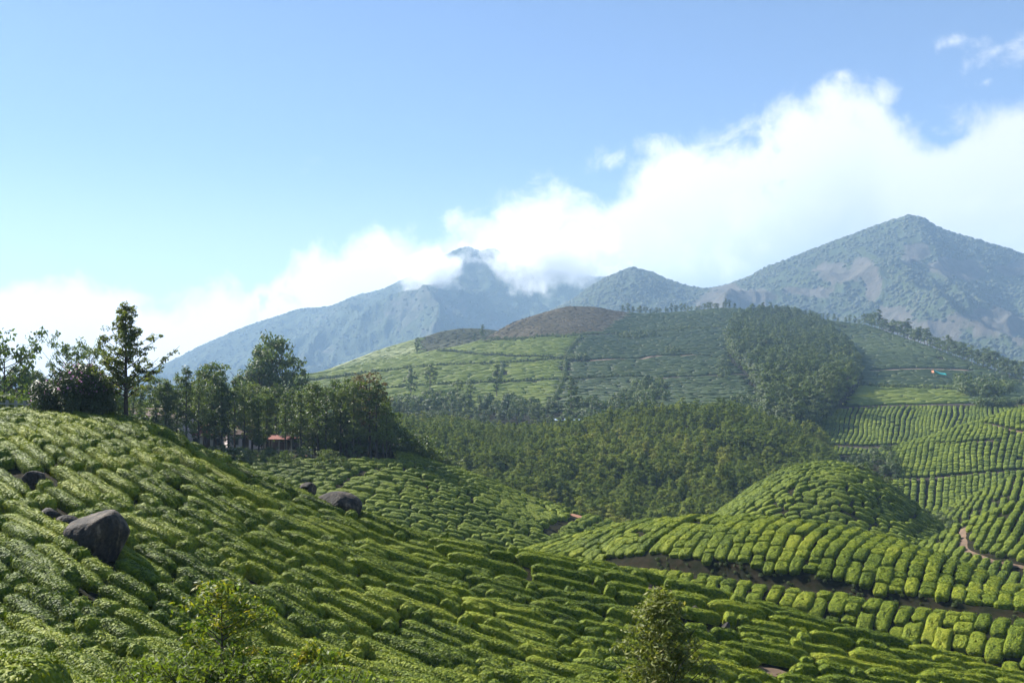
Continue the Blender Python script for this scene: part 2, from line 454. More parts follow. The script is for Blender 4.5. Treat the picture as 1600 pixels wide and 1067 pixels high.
HA = Hill('near', [
    [(-500, 1350, 9), (0, 1350, 10), (600, 1400, 11), (1000, 1450, 12), (1600, 1500, 14), (2100, 1500, 15)],
    [(-500, 1160, 20), (0, 1160, 19), (300, 1170, 20), (600, 1200, 25), (1000, 1190, 28), (1600, 1200, 34), (2100, 1250, 36)],
    [(-500, 1040, 25), (0, 1040, 25), (200, 1060, 26.5), (400, 1067, 30), (600, 1067, 33), (800, 1067, 35), (1000, 1067, 37), (1200, 1080, 39), (1400, 1095, 40), (1600, 1130, 40), (2100, 1210, 40)],
    [(-500, 850, 36), (0, 845, 36), (200, 865, 37), (400, 905, 39), (600, 935, 41), (800, 965, 42), (1000, 987, 43), (1200, 1022, 43.5), (1400, 1056, 43.5), (1600, 1098, 42), (2100, 1180, 42)],
    [(-500, 648, 56), (-200, 648, 57), (0, 650, 58), (100, 652, 58.5), (200, 665, 58), (320, 716, 55), (440, 764, 53), (560, 812, 51), (640, 842, 50.5), (700, 856, 50), (800, 873, 50), (900, 890, 50),
     (1000, 909, 50), (1100, 936, 49), (1200, 963, 48), (1300, 991, 47), (1400, 1016, 46), (1500, 1043, 45), (1590, 1066, 44), (1800, 1120, 43), (2100, 1160, 43)]],
    [(4, -1.2), (12, -5), (26, -14), (40, -24)], 260, 160, 0.5, 0.09, 3)
HB = Hill('grove', [
    [(-500, 900, 62), (300, 980, 70), (600, 960, 74), (1150, 980, 80)],
    [(-500, 760, 84), (0, 740, 90), (300, 775, 95), (600, 802, 91), (800, 842, 92), (900, 852, 96), (960, 856, 99), (1150, 940, 100)],
    [(-500, 676, 105), (0, 678, 108), (300, 712, 116), (500, 716, 115), (600, 722, 113), (700, 747, 112), (800, 787, 110), (900, 816, 110), (960, 834, 108), (1020, 860, 108), (1150, 930, 108)],
    [(-500, 668, 210), (0, 668, 200), (300, 690, 170), (500, 695, 155), (600, 703, 136), (660, 721, 127), (740, 744, 123), (800, 768, 121), (870, 795, 119), (960, 825, 115), (1020, 852, 113), (1150, 925, 112)]],
    [(6, -1.5), (20, -7), (45, -18)], 160, 150, 0.6, 0.06, 5)
HC = Hill('column', [
    [(600, 1100, 56), (800, 1100, 58), (1100, 1150, 52), (1600, 1250, 48), (2100, 1300, 46)],
    [(600, 960, 66), (800, 930, 70), (900, 925, 72), (1000, 935, 69), (1170, 985, 64), (1300, 1020, 62), (1500, 1080, 57), (1700, 1130, 52), (2100, 1180, 50)],
    [(600, 920, 74), (800, 886, 80), (880, 888, 80), (1000, 895, 75), (1100, 908, 71.5), (1250, 928, 67.5), (1400, 953, 64.5), (1600, 982, 60), (1800, 1010, 57), (2100, 1060, 55)],
    [(600, 915, 75), (800, 882, 82), (880, 884, 82), (1000, 888, 77), (1100, 899, 73.5), (1250, 919, 69.5), (1400, 943, 66.5), (1600, 970, 62), (1800, 1000, 59), (2100, 1050, 57)],
    [(600, 905, 76), (800, 877, 83), (880, 873, 83), (1000, 870, 78), (1100, 878, 74.2), (1250, 900, 70), (1400, 927, 67), (1600, 958, 62.5), (1800, 985, 59.5), (2100, 1030, 58)],
    [(600, 900, 80), (720, 884, 87), (800, 868, 90), (850, 856, 90), (950, 831, 88), (1050, 816, 85), (1170, 812, 82), (1300, 825, 80), (1400, 848, 77.5), (1500, 886, 75), (1600, 926, 72), (1800, 990, 68), (2100, 1040, 66)]],
    [(4, -1.4), (12, -6), (28, -16)], 220, 150, 0.35, 0.1, 7)
HD = Hill('dome', [
    [(1000, 960, 98), (1300, 960, 98), (1600, 960, 98)],
    [(1000, 930, 112), (1120, 832, 122), (1200, 835, 118), (1300, 850, 114), (1400, 862, 114), (1470, 862, 118), (1600, 930, 118)],
    [(1000, 920, 130), (1110, 822, 136), (1150, 795, 138), (1200, 765, 140), (1250, 748, 138), (1300, 745, 136), (1350, 762, 134), (1400, 795, 134), (1450, 828, 134), (1480, 845, 134), (1600, 920, 136)],
    [(1000, 910, 142), (1110, 815, 148), (1150, 785, 150), (1190, 757, 151), (1240, 735, 152), (1290, 727, 152), (1340, 734, 150), (1380, 757, 147), (1420, 786, 145), (1460, 818, 143), (1490, 843, 142), (1600, 910, 144)]],
    [(5, -1), (14, -5), (30, -14)], 130, 110, 0.6, 0.05, 9)
HE1 = Hill('right_near', [
    [(1250, 1050, 78), (1500, 1000, 80), (2100, 1000, 76)],
    [(1250, 960, 96), (1400, 890, 102), (1500, 905, 96), (1600, 920, 92), (2100, 960, 88)],
    [(1250, 930, 118), (1380, 882, 118), (1440, 855, 118), (1500, 825, 118), (1560, 802, 116), (1600, 788, 116), (1800, 740, 114), (2100, 700, 114)]],
    [(5, -1.5), (14, -6), (30, -15)], 110, 100, 0.6, 0.06, 11)
HE2 = Hill('right_mid', [
    [(1250, 900, 122), (1500, 880, 126), (2100, 880, 120)],
    [(1250, 880, 148), (1400, 845, 150), (1500, 835, 146), (1600, 810, 142), (2100, 790, 140)],
    [(1250, 870, 172), (1380, 838, 172), (1430, 825, 172), (1480, 800, 172), (1540, 767, 172), (1600, 740, 172), (1800, 690, 170), (2100, 650, 170)]],
    [(6, -1.5), (18, -6), (40, -16)], 110, 90, 0.8, 0.05, 13)
HE3 = Hill('right_far', [
    [(1200, 860, 150), (1500, 850, 160), (2100, 850, 160)],
    [(1200, 830, 190), (1300, 790, 190), (1400, 800, 188), (1500, 790, 190), (1600, 760, 196), (2100, 730, 196)],
    [(1200, 800, 225), (1300, 738, 226), (1350, 722, 230), (1400, 698, 236), (1450, 684, 240), (1540, 656, 246), (1600, 640, 250), (1800, 600, 255), (2100, 575, 255)]],
    [(8, -1.5), (20, -6), (50, -18)], 110, 90, 1.0, 0.04, 15)
HF = Hill('wood', [
    [(450, 940, 128), (1000, 930, 140), (1420, 920, 150)],
    [(450, 850, 150), (700, 850, 158), (1000, 850, 165), (1120, 850, 165), (1300, 850, 168), (1420, 860, 170)],
    [(450, 730, 205), (600, 730, 205), (800, 752, 205), (1000, 760, 210), (1120, 752, 215), (1250, 752, 220), (1330, 772, 220), (1420, 820, 220)],
    [(450, 668, 290), (600, 670, 290), (700, 680, 285), (800, 684, 285), (870, 682, 285), (950, 670, 285), (1050, 660, 285), (1150, 662, 280), (1220, 680, 270), (1290, 716, 262), (1330, 768, 255), (1420, 815, 250)]],
    [(10, -1.5), (30, -7), (60, -18)], 130, 110, 2.5, 0.03, 17)
HG = Hill('plantation', [
    [(100, 800, 200), (800, 800, 215), (1300, 800, 225), (2200, 800, 230)],
    [(100, 700, 270), (470, 700, 280), (900, 698, 285), (1240, 705, 280), (1310, 704, 275), (1600, 705, 275), (2200, 705, 275)],
    [(100, 668, 340), (470, 655, 345), (600, 650, 345), (900, 645, 345), (1250, 643, 335), (1310, 641, 330), (1600, 640, 330), (2200, 650, 330)],
    [(100, 640, 420), (300, 632, 420), (470, 617, 430), (600, 604, 440), (770, 592, 450), (900, 588, 455), (1100, 588, 455), (1310, 594, 440), (1500, 606, 420), (1600, 616, 410), (2200, 640, 400)],
    [(100, 632, 450), (300, 622, 450), (440, 596, 480), (475, 592, 490), (600, 569, 560), (682, 551, 600), (760, 535, 640), (780, 528, 648), (800, 522, 660), (850, 510, 680), (905, 506, 690), (1000, 512, 700), (1130, 510, 700), (1250, 520, 680), (1340, 532, 650), (1420, 550, 600), (1500, 575, 550), (1560, 595, 510), (1600, 606, 490), (2200, 634, 430)],
    [(100, 628, 470), (300, 618, 470), (440, 593, 500), (475, 589, 510), (600, 567, 585), (682, 549, 630), (745, 536, 660), (775, 521, 690), (800, 507, 715), (850, 490, 760), (895, 481, 780), (925, 481, 785), (962, 487, 785), (1010, 491, 780), (1080, 488, 790), (1130, 484, 800), (1200, 490, 790), (1260, 497, 770), (1340, 507, 730), (1400, 525, 680), (1450, 541, 630), (1500, 560, 590), (1560, 583, 540), (1600, 596, 510), (2200, 630, 450)]],
    [(15, -2), (60, -22), (140, -60)], 320, 170, 3.0, 0.012, 19)
HG2 = Hill('shoulder', [
    [(300, 680, 480), (900, 680, 480), (1000, 680, 480)],
    [(300, 640, 600), (470, 605, 600), (560, 580, 620), (600, 565, 640), (700, 540, 660), (800, 540, 660), (1000, 560, 660)],
    [(300, 630, 680), (440, 600, 700), (500, 584, 730), (560, 562, 760), (600, 547, 780), (654, 532, 800), (695, 519, 810), (725, 515, 815), (762, 517, 820), (800, 524, 820), (1000, 545, 820)]],
    [(15, -2), (60, -18), (140, -50)], 150, 100, 3.0, 0.012, 21)

GROUND = [HA, HB, HC, HD, HE1, HE2, HE3, HF, HG, HG2]
def ground(x, y, skip=None):
    z = np.full(np.shape(x), -60.0)
    for h in GROUND:
        if h is skip: continue
        z = np.maximum(z, h.z(x, y))
    return z

def at(u, Y, hill=None):
    x = (u - 800) / F * Y
    z = float(hill.z(np.array([x]), np.array([Y]))[0]) if hill else float(ground(np.array([x]), np.array([Y]))[0])
    return x, Y, z

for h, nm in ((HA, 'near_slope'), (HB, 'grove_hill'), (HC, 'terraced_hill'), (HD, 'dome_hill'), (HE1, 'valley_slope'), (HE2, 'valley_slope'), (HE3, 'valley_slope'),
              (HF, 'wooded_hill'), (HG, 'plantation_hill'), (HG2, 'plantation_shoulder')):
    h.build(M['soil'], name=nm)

# valley floor out to the horizon
def build_floor():
    n = 60
    xs = np.linspace(-3800, 3800, n); ys = np.linspace(-240, 4060, n)
    X, Y = np.meshgrid(xs, ys, indexing='ij')
    Z = -58 + 10 * (fbm(X / 400, Y / 400, 3, 2) - 0.5)
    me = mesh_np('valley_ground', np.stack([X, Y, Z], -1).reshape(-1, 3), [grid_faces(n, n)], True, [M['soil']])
    obj('valley_ground', me, kind='structure')
build_floor()
# the bank the viewer stands on
def build_bank():
    xs = np.linspace(-60, 60, 90); ys = np.linspace(-40, 16, 60)
    X, Y = np.meshgrid(xs, ys, indexing='ij')
    t = np.clip((Y - 1.0) / 12.0, 0, 1); t = t * t * (3 - 2 * t)
    Z = -1.7 - 9.5 * t + 0.4 * (fbm(X * 0.3, Y * 0.3, 4, 31) - 0.5)
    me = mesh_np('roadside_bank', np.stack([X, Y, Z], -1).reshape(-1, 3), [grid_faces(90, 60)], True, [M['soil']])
    obj('roadside_bank', me, kind='structure')
build_bank()

# ------------------------------------------------------------------ mountains
def mountain_mat():
    m, N, L = new_mat('mountain_forest_and_rock')
    out = N.new('ShaderNodeOutputMaterial'); p = N.new('ShaderNodeBsdfPrincipled')
    at_ = N.new('ShaderNodeAttribute'); at_.attribute_name = 'rock'
    geo = N.new('ShaderNodeNewGeometry')
    nz = N.new('ShaderNodeTexNoise'); nz.inputs['Scale'].default_value = 0.035; nz.inputs['Detail'].default_value = 12; nz.inputs['Roughness'].default_value = 0.7
    L.new(geo.outputs['Position'], nz.inputs['Vector'])
    g = ramp(N, [(0.3, (0.028, 0.045, 0.018)), (0.7, (0.06, 0.075, 0.028))]); L.new(nz.outputs['Fac'], g.inputs[0])
    r = ramp(N, [(0.3, (0.055, 0.056, 0.038)), (0.5, (0.088, 0.078, 0.058)), (0.75, (0.135, 0.115, 0.09))]); L.new(nz.outputs['Fac'], r.inputs[0])
    mx = N.new('ShaderNodeMix'); mx.data_type = 'RGBA'
    nf = N.new('ShaderNodeTexNoise'); nf.inputs['Scale'].default_value = 0.045; nf.inputs['Detail'].default_value = 10; nf.inputs['Roughness'].default_value = 0.72
    L.new(geo.outputs['Position'], nf.inputs['Vector'])
    ad = N.new('ShaderNodeMath'); ad.operation = 'ADD'; L.new(at_.outputs['Fac'], ad.inputs[0]); L.new(nf.outputs['Fac'], ad.inputs[1])
    mr = N.new('ShaderNodeMapRange'); mr.interpolation_type = 'SMOOTHSTEP'; L.new(ad.outputs[0], mr.inputs[0]); mr.inputs[1].default_value = 0.78; mr.inputs[2].default_value = 1.12
    bp = N.new('ShaderNodeBump'); bp.inputs['Strength'].default_value = 0.8; bp.inputs['Distance'].default_value = 9.0
    L.new(nf.outputs['Fac'], bp.inputs['Height']); L.new(bp.outputs[0], p.inputs['Normal'])
    L.new(mr.outputs[0], mx.inputs['Factor']); L.new(g.outputs[0], mx.inputs['A']); L.new(r.outputs[0], mx.inputs['B'])
    L.new(mx.outputs['Result'], p.inputs['Base Color']); p.inputs['Roughness'].default_value = 0.95
    p.inputs['Specular IOR Level'].default_value = 0.1
    L.new(p.outputs[0], out.inputs[0])
    return m
M['mountain'] = mountain_mat()

MTN_PTS = []
def build_mountain(name, lines, back, nu, nq, amp, gs, seed, rock_fn, crest=2.0):
    FAR = 1.25
    lines = [[(a, b, c * FAR) for a, b, c in l] for l in lines]; back = [(a * FAR, b * FAR) for a, b in back]
    amp *= FAR; gs *= FAR
    h = Hill(name, lines, back, nu, nq)
    ridge_q = (h.ridgeY - h.Y0) / (h.Y1 - h.Y0)
    q = np.linspace(0, 1, nq)[None, :]
    w = np.clip(np.abs(q - ridge_q[:, None]) / 0.30, 0, 1); w = w * w * (3 - 2 * w)
    X, Y = h.X, h.YY
    wx = X + 120 * (fbm(X / 300, Y / 300, 3, seed + 40) - 0.5); wy = Y + 120 * (fbm(X / 300 + 9, Y / 300, 3, seed + 50) - 0.5)
    n = ridged(wx / gs, wy / (gs * 2.2), 5, seed) - 0.45
    h.Z += amp * n * w + crest * (fbm(X / 14, Y / 14, 3, seed + 3) - 0.5) + 0.15 * amp * (fbm(X / 60, Y / 60, 4, seed + 5) - 0.5) * (0.3 + w)
    U = np.repeat(h.ug[:, None], nq, 1); Vp = VH - F * h.Z / Y
    rock = rock_fn(U, Vp, X, Y)
    V = np.stack([X, Y, h.Z], -1).reshape(-1, 3)
    me = mesh_np(name, V, [grid_faces(nu, nq)], True, [M['mountain']])
    a = me.attributes.new('rock', 'FLOAT', 'POINT'); a.data.foreach_set('value', rock.ravel().astype(np.float32))
    obj('mountain', me, kind='structure')
    # canopy seeds
    rng = np.random.default_rng(seed)
    n = 90000
    fu = rng.uniform(0, nu - 1.01, n); fq = rng.uniform(0.05, 0.98, n) * (nq - 1.01)
    i = fu.astype(int); j = fq.astype(int); tu = (fu - i); tq = fq - j
    def bl(A): return (A[i, j]*(1-tu)*(1-tq) + A[i+1, j]*tu*(1-tq) + A[i, j+1]*(1-tu)*tq + A[i+1, j+1]*tu*tq)
    x, y, z, rk = bl(X), bl(Y), bl(h.Z), bl(rock)
    rq = np.interp(fu, np.arange(nu), ridge_q)
    keep = (rng.uniform(0, 1, n) > rk * 1.25) & (fq / (nq - 1) < rq + 0.06) & (vnoise(x / 30, y / 30, seed + 8) > 0.22)
    MTN_PTS.append(np.stack([x, y, z], -1)[keep])
    return h

def rock_M3(U, Vp, X, Y):
    n = fbm(X / 70, Y / 110, 6, 71, 0.68)
    m = np.zeros_like(U)
    for (cu, cv, ru, rv) in ((1160, 465, 90, 22), (1390, 505, 55, 45), (1460, 525, 60, 30), (1560, 505, 70, 40), (1350, 420, 25, 20), (1365, 455, 16, 36), (1500, 420, 60, 24), (1290, 425, 50, 16), (1590, 420, 60, 20), (1430, 395, 26, 20), (1250, 455, 40, 12)):
        m = np.maximum(m, np.exp(-((U - cu) / ru) ** 2 - ((Vp - cv) / rv) ** 2))
    r = m * 0.9 + (n - 0.5) * 1.5
    return np.clip((r - 0.42) / 0.3, 0, 1)
def rock_M1(U, Vp, X, Y):
    n = fbm(X / 160, Y / 200, 5, 73, 0.6)
    r = np.clip((n - 0.53) / 0.1, 0, 1)
    return r * 0.45

MH3 = build_mountain('mountain_right', [
    [(780, 690, 880), (1000, 690, 900), (1500, 690, 900), (2300, 690, 900)],
    [(780, 600, 1150), (1000, 570, 1150), (1300, 560, 1130), (1600, 570, 1100), (2300, 580, 1100)],
    [(780, 540, 1500), (880, 500, 1480), (990, 480, 1480), (1100, 485, 1450), (1300, 460, 1400), (1420, 430, 1380), (1600, 470, 1350), (2300, 500, 1350)],
    [(780, 530, 1760), (850, 494, 1760), (890, 472, 1760), (940, 440, 1750), (975, 425, 1750), (990, 421, 1750), (1010, 425, 1750), (1050, 441, 1740), (1090, 452, 1730), (1105, 453, 1720), (1150, 442, 1710), (1200, 420, 1690),
     (1250, 400, 1680), (1300, 381, 1660), (1350, 362, 1650), (1395, 347, 1640), (1420, 340, 1640), (1440, 344, 1630), (1460, 357, 1630), (1500, 372, 1620), (1540, 381, 1610), (1570, 390, 1600), (1600, 400, 1600), (1750, 430, 1600), (2000, 420, 1600), (2300, 470, 1600)]],
    [(40, -16), (200, -110), (420, -260)], 560, 240, 80, 190, 61, rock_M3, 3.0)
MH1 = build_mountain('mountain_left', [
    [(-200, 700, 1350), (240, 690, 1350), (700, 690, 1350), (1300, 690, 1350)],
    [(-200, 640, 1800), (240, 610, 1800), (500, 580, 1800), (700, 560, 1750), (900, 560, 1750), (1300, 600, 1750)],
    [(-200, 632, 2200), (240, 590, 2200), (400, 545, 2200), (600, 510, 2150), (730, 470, 2100), (850, 490, 2100), (1000, 510, 2100), (1300, 560, 2100)],
    [(-200, 625, 2650), (100, 610, 2650), (200, 592, 2650), (255, 570, 2650), (300, 548, 2650), (350, 525, 2650), (400, 506, 2640), (450, 490, 2640), (480, 482, 2640), (510, 481, 2630), (560, 464, 2620), (600, 452, 2610), (650, 428, 2600),
     (690, 405, 2600), (715, 393, 2590), (732, 389, 2590), (750, 395, 2590), (770, 392, 2590), (800, 408, 2590), (840, 420, 2590), (900, 430, 2590), (1000, 445, 2590), (1300, 520, 2590)]],
    [(60, -25), (300, -150), (600, -330)], 460, 200, 160, 280, 62, rock_M1, 3.0)

# ------------------------------------------------------------------ plants: mesh variants
def leaf_cards(rng, P, size, aspect=0.5, nrm=None, tilt=1.0):
    """diamond leaves at P; nrm biases their facing"""
    n = len(P)
    if nrm is None:
        nn = rng.normal(size=(n, 3)); nn[:, 2] = np.abs(nn[:, 2]) + 0.3
    else:
        nn = nrm + rng.normal(size=(n, 3)) * tilt
    nn /= np.linalg.norm(nn, axis=1)[:, None] + 1e-9
    a = rng.normal(size=(n, 3)); a -= nn * (a * nn).sum(1)[:, None]; a /= np.linalg.norm(a, axis=1)[:, None] + 1e-9
    b = np.cross(nn, a)
    s = (size * rng.uniform(0.65, 1.3, n))[:, None]
    bend = nn * s * 0.22
    V = np.stack([P - a * s, P + b * s * aspect - bend * 0.3, P + a * s - bend, P - b * s * aspect - bend * 0.3], 1).reshape(-1, 3)
    return V, np.arange(4 * n).reshape(-1, 4)

def pillow(rng, Lx, W, H, rings, segs, nleaf, leaf, lump=0.12, fine=0.07):
    """one clipped tea bush: flat-topped, bulging sides, ragged outline, leaves all over it"""
    th = np.arange(segs) / segs * 2 * math.pi
    e = 2.0 / 4.2
    fx = np.sign(np.cos(th)) * np.abs(np.cos(th)) ** e; fy = np.sign(np.sin(th)) * np.abs(np.sin(th)) ** e
    so = rng.uniform(0, 100)
    def surf(r, thv, fxv, fyv):
        k = 1 + lump * 2.6 * (fbm(fxv * Lx * 1.2 + so, fyv * 1.3 + so, 3, 5) - 0.5)
        rr = np.where(r < 1, r, 1 - 0.12 * (r - 1) / 0.45)
        x = fxv * Lx / 2 * rr * k; y = fyv * W / 2 * rr * k
        zt = H * np.where(r < 1, 1 - 0.34 * np.clip(r, 0, 1) ** 6, 0.66 - (r - 1) / 0.45 * 1.15)
        zt = zt + H * 0.26 * (fbm(x * 1.8 + so, y * 1.8 - so, 3, 9) - 0.5) * np.clip(1.6 - r, 0, 1) + fine * (fbm(x * 7 + so, y * 7 - so, 2, 19) - 0.5) * np.clip(1.5 - r, 0, 1)
        return np.stack([x, y, zt], -1)
    rr = np.concatenate([np.linspace(0.03, 1, rings) ** 0.75, [1.18, 1.45]])
    R_, T_ = np.meshgrid(rr, np.arange(segs), indexing='ij')
    V = surf(R_, T_, fx[T_], fy[T_]).reshape(-1, 3)
    Q = grid_faces(len(rr), segs, True)
    p = Parts(); p.add(V, Q)
    capn = np.arange(segs); p.T.append(np.stack([np.zeros(segs - 2, int), capn[1:-1], capn[2:]], 1))
    body = (np.concatenate(p.V), np.concatenate(p.Q), np.concatenate(p.T))
    if nleaf:
        r = np.sqrt(rng.uniform(0, 1.9, nleaf)); r = np.minimum(r, 1.4); t2 = rng.uniform(0, 2 * math.pi, nleaf)
        gx = np.sign(np.cos(t2)) * np.abs(np.cos(t2)) ** e; gy = np.sign(np.sin(t2)) * np.abs(np.sin(t2)) ** e
        P = surf(r, t2, gx, gy)
        nr = np.stack([gx * np.clip(r, 0, 1.2) ** 4, gy * np.clip(r, 0, 1.2) ** 4, np.where(r < 1.0, 1.0, 0.3)], 1)
        nr /= np.linalg.norm(nr, axis=1)[:, None]
        P = P + nr * rng.uniform(-0.01, 0.06, nleaf)[:, None]
        LV, LQ = leaf_cards(rng, P, np.full(nleaf, leaf), 0.48, nr, 0.5)
        V = np.concatenate([body[0], LV]); return V, np.concatenate([body[1], LQ + len(body[0])]), body[2], len(body[1])
    return body[0], body[1], body[2], len(body[1])

def bush_variants(tag, mat, lens, per, W, H, rings, segs, dens, leaf, seed, lump=0.12):
    out = []
    rng = np.random.default_rng(seed)
    for Lx in lens:
        for k in range(per):
            V, Q, T, _ = pillow(rng, Lx, W * rng.uniform(0.92, 1.1), H * rng.uniform(0.9, 1.12), rings, segs, int(dens * Lx), leaf, lump)
            out.append((Lx, mesh_np('tea_bush_%s_%02d' % (tag, len(out)), V, [Q, T], True, [mat])))
    return out

def instance_tree(variants_coll):
    ng = bpy.data.node_groups.new('scatter', 'GeometryNodeTree')
    ng.interface.new_socket('Geometry', in_out='INPUT', socket_type='NodeSocketGeometry')
    ng.interface.new_socket('Geometry', in_out='OUTPUT', socket_type='NodeSocketGeometry')
    N, L = ng.nodes, ng.links
    i = N.new('NodeGroupInput'); o = N.new('NodeGroupOutput')
    ci = N.new('GeometryNodeCollectionInfo'); ci.inputs['Collection'].default_value = variants_coll
    ci.inputs['Separate Children'].default_value = True; ci.inputs['Reset Children'].default_value = True
    ip = N.new('GeometryNodeInstanceOnPoints'); ip.inputs['Pick Instance'].default_value = True
    def na(name, t):
        n = N.new('GeometryNodeInputNamedAttribute'); n.data_type = t; n.inputs['Name'].default_value = name
        return n.outputs['Attribute']
    L.new(i.outputs[0], ip.inputs['Points']); L.new(ci.outputs[0], ip.inputs['Instance'])
    L.new(na('vidx', 'INT'), ip.inputs['Instance Index'])
    L.new(na('rot', 'FLOAT_VECTOR'), ip.inputs['Rotation']); L.new(na('scl', 'FLOAT_VECTOR'), ip.inputs['Scale'])
    L.new(ip.outputs[0], o.inputs[0])
    return ng

def scatter(name, meshes, P, R, S, I, label, cat):
    """an uncountable mass of plants as one object"""
    c = bpy.data.collections.new(name + '_kinds')
    for k, me in enumerate(meshes):
        o = bpy.data.objects.new('%s_kind_%03d' % (name, k), me); c.objects.link(o)
    me = bpy.data.meshes.new(name)
    n = len(P)
    me.vertices.add(n); me.vertices.foreach_set('co', np.asarray(P, np.float32).ravel())
    a = me.attributes.new('rot', 'FLOAT_VECTOR', 'POINT'); a.data.foreach_set('vector', np.asarray(R, np.float32).ravel())
    a = me.attributes.new('scl', 'FLOAT_VECTOR', 'POINT'); a.data.foreach_set('vector', np.asarray(S, np.float32).ravel())
    a = me.attributes.new('vidx', 'INT', 'POINT'); a.data.foreach_set('value', np.asarray(I, np.int32))
    o = obj(name, me, label=label, cat=cat, kind='stuff')
    md = o.modifiers.new('scatter', 'NODES'); md.node_group = instance_tree(c)
    return o

# ------------------------------------------------------------------ tea rows
def dir_field(hill, guides, jit=0.16):
    P = []; A = []
    for (u, v, du, dv) in guides:
        x0, y0 = hill.unproject(u, v)
        k = 14.0 / math.hypot(du, dv)
        x1, y1 = hill.unproject(u + du * k, v + dv * k); x2, y2 = hill.unproject(u - du * k, v - dv * k)
        P.append((x0, y0)); A.append(math.atan2(y1 - y2, x1 - x2))
    P = np.array(P); A2 = np.array(A) * 2
    def f(x, y):
        d = (P[:, 0] - x) ** 2 + (P[:, 1] - y) ** 2 + 4.0
        w = 1 / d ** 1.5
        w /= w.sum()
        a = math.atan2((w * np.sin(A2)).sum(), (w * np.cos(A2)).sum()) / 2
        a += jit * (float(vnoise(x * 0.16, y * 0.16, 3)) - 0.5)
        return a
    # tabulate for speed
    return f

def trace_rows(hill, fdir, region, dsep, bounds, seed=0, step=None):
    """evenly spaced rows that follow the direction field, ending where they run into one another"""
    x0, x1, y0, y1 = bounds
    step = step or dsep * 0.45
    g = max(dsep * 1.5, (x1 - x0) / 70.0)
    nx = int((x1 - x0) / g) + 2; ny = int((y1 - y0) / g) + 2
    C2 = np.zeros((nx, ny, 2))
    for i in range(nx):
        for j in range(ny):
            a = fdir(x0 + i * g, y0 + j * g); C2[i, j] = (math.cos(2 * a), math.sin(2 * a))
    rs = max(0.4, dsep * 0.25)
    rx = int((x1 - x0) / rs) + 2; ry_ = int((y1 - y0) / rs) + 2
    XX, YY = np.meshgrid(x0 + np.arange(rx) * rs, y0 + np.arange(ry_) * rs, indexing='ij')
    OK = region(XX, YY)
    def ang(x, y):
        fx = (x - x0) / g; fy = (y - y0) / g
        i = min(max(int(fx), 0), nx - 2); j = min(max(int(fy), 0), ny - 2); tx = fx - i; ty = fy - j
        c = C2[i, j] * (1-tx) * (1-ty) + C2[i+1, j] * tx * (1-ty) + C2[i, j+1] * (1-tx) * ty + C2[i+1, j+1] * tx * ty
        return math.atan2(c[1], c[0]) / 2
    def inside(x, y):
        i = int((x - x0) / rs); j = int((y - y0) / rs)
        return 0 <= i < rx and 0 <= j < ry_ and OK[i, j]
    cell = {}
    def near(x, y, r, lid):
        ci, cj = int(x // dsep), int(y // dsep); r2 = r * r
        for a in (ci - 1, ci, ci + 1):
            for b in (cj - 1, cj, cj + 1):
                for (px, py, l) in cell.get((a, b), ()):
                    if l != lid and (px - x) ** 2 + (py - y) ** 2 < r2: return True
        return False
    lines = []
    rng = random.Random(seed)
    seeds = []
    def grow(sx, sy):
        lid = len(lines)
        pts = [(sx, sy)]
        for sg in (1, -1):
            x, y = sx, sy; a0 = ang(x, y) + (0 if sg == 1 else math.pi)
            seg = []
            for _ in range(1500):
                a = ang(x, y)
                if math.cos(a - a0) < 0: a += math.pi
                xm, ym = x + math.cos(a) * step / 2, y + math.sin(a) * step / 2
                am = ang(xm, ym)
                if math.cos(am - a) < 0: am += math.pi
                x += math.cos(am) * step; y += math.sin(am) * step; a0 = am
                if not inside(x, y) or near(x, y, dsep * 0.74, lid): break
                seg.append((x, y))
            pts = pts + seg if sg == 1 else seg[::-1] + pts
        if len(pts) * step < dsep * 0.9: return
        for p in pts: cell.setdefault((int(p[0] // dsep), int(p[1] // dsep)), []).append((p[0], p[1], lid))
        lines.append(np.array(pts))
        for k in range(0, len(pts), 3):
            a = ang(*pts[k])
            for s in (1, -1): seeds.append((pts[k][0] - s * math.sin(a) * dsep, pts[k][1] + s * math.cos(a) * dsep))
    cand = np.argwhere(OK)
    extra = [cand[rng.randrange(len(cand))] for _ in range(400)] if len(cand) else []
    for e in extra:
        sx, sy = x0 + e[0] * rs, y0 + e[1] * rs
        if not near(sx, sy, dsep * 0.95, -1): grow(sx, sy)
        while seeds:
            sx, sy = seeds.pop(0)
            if inside(sx, sy) and not near(sx, sy, dsep * 0.95, -1): grow(sx, sy)
    return lines

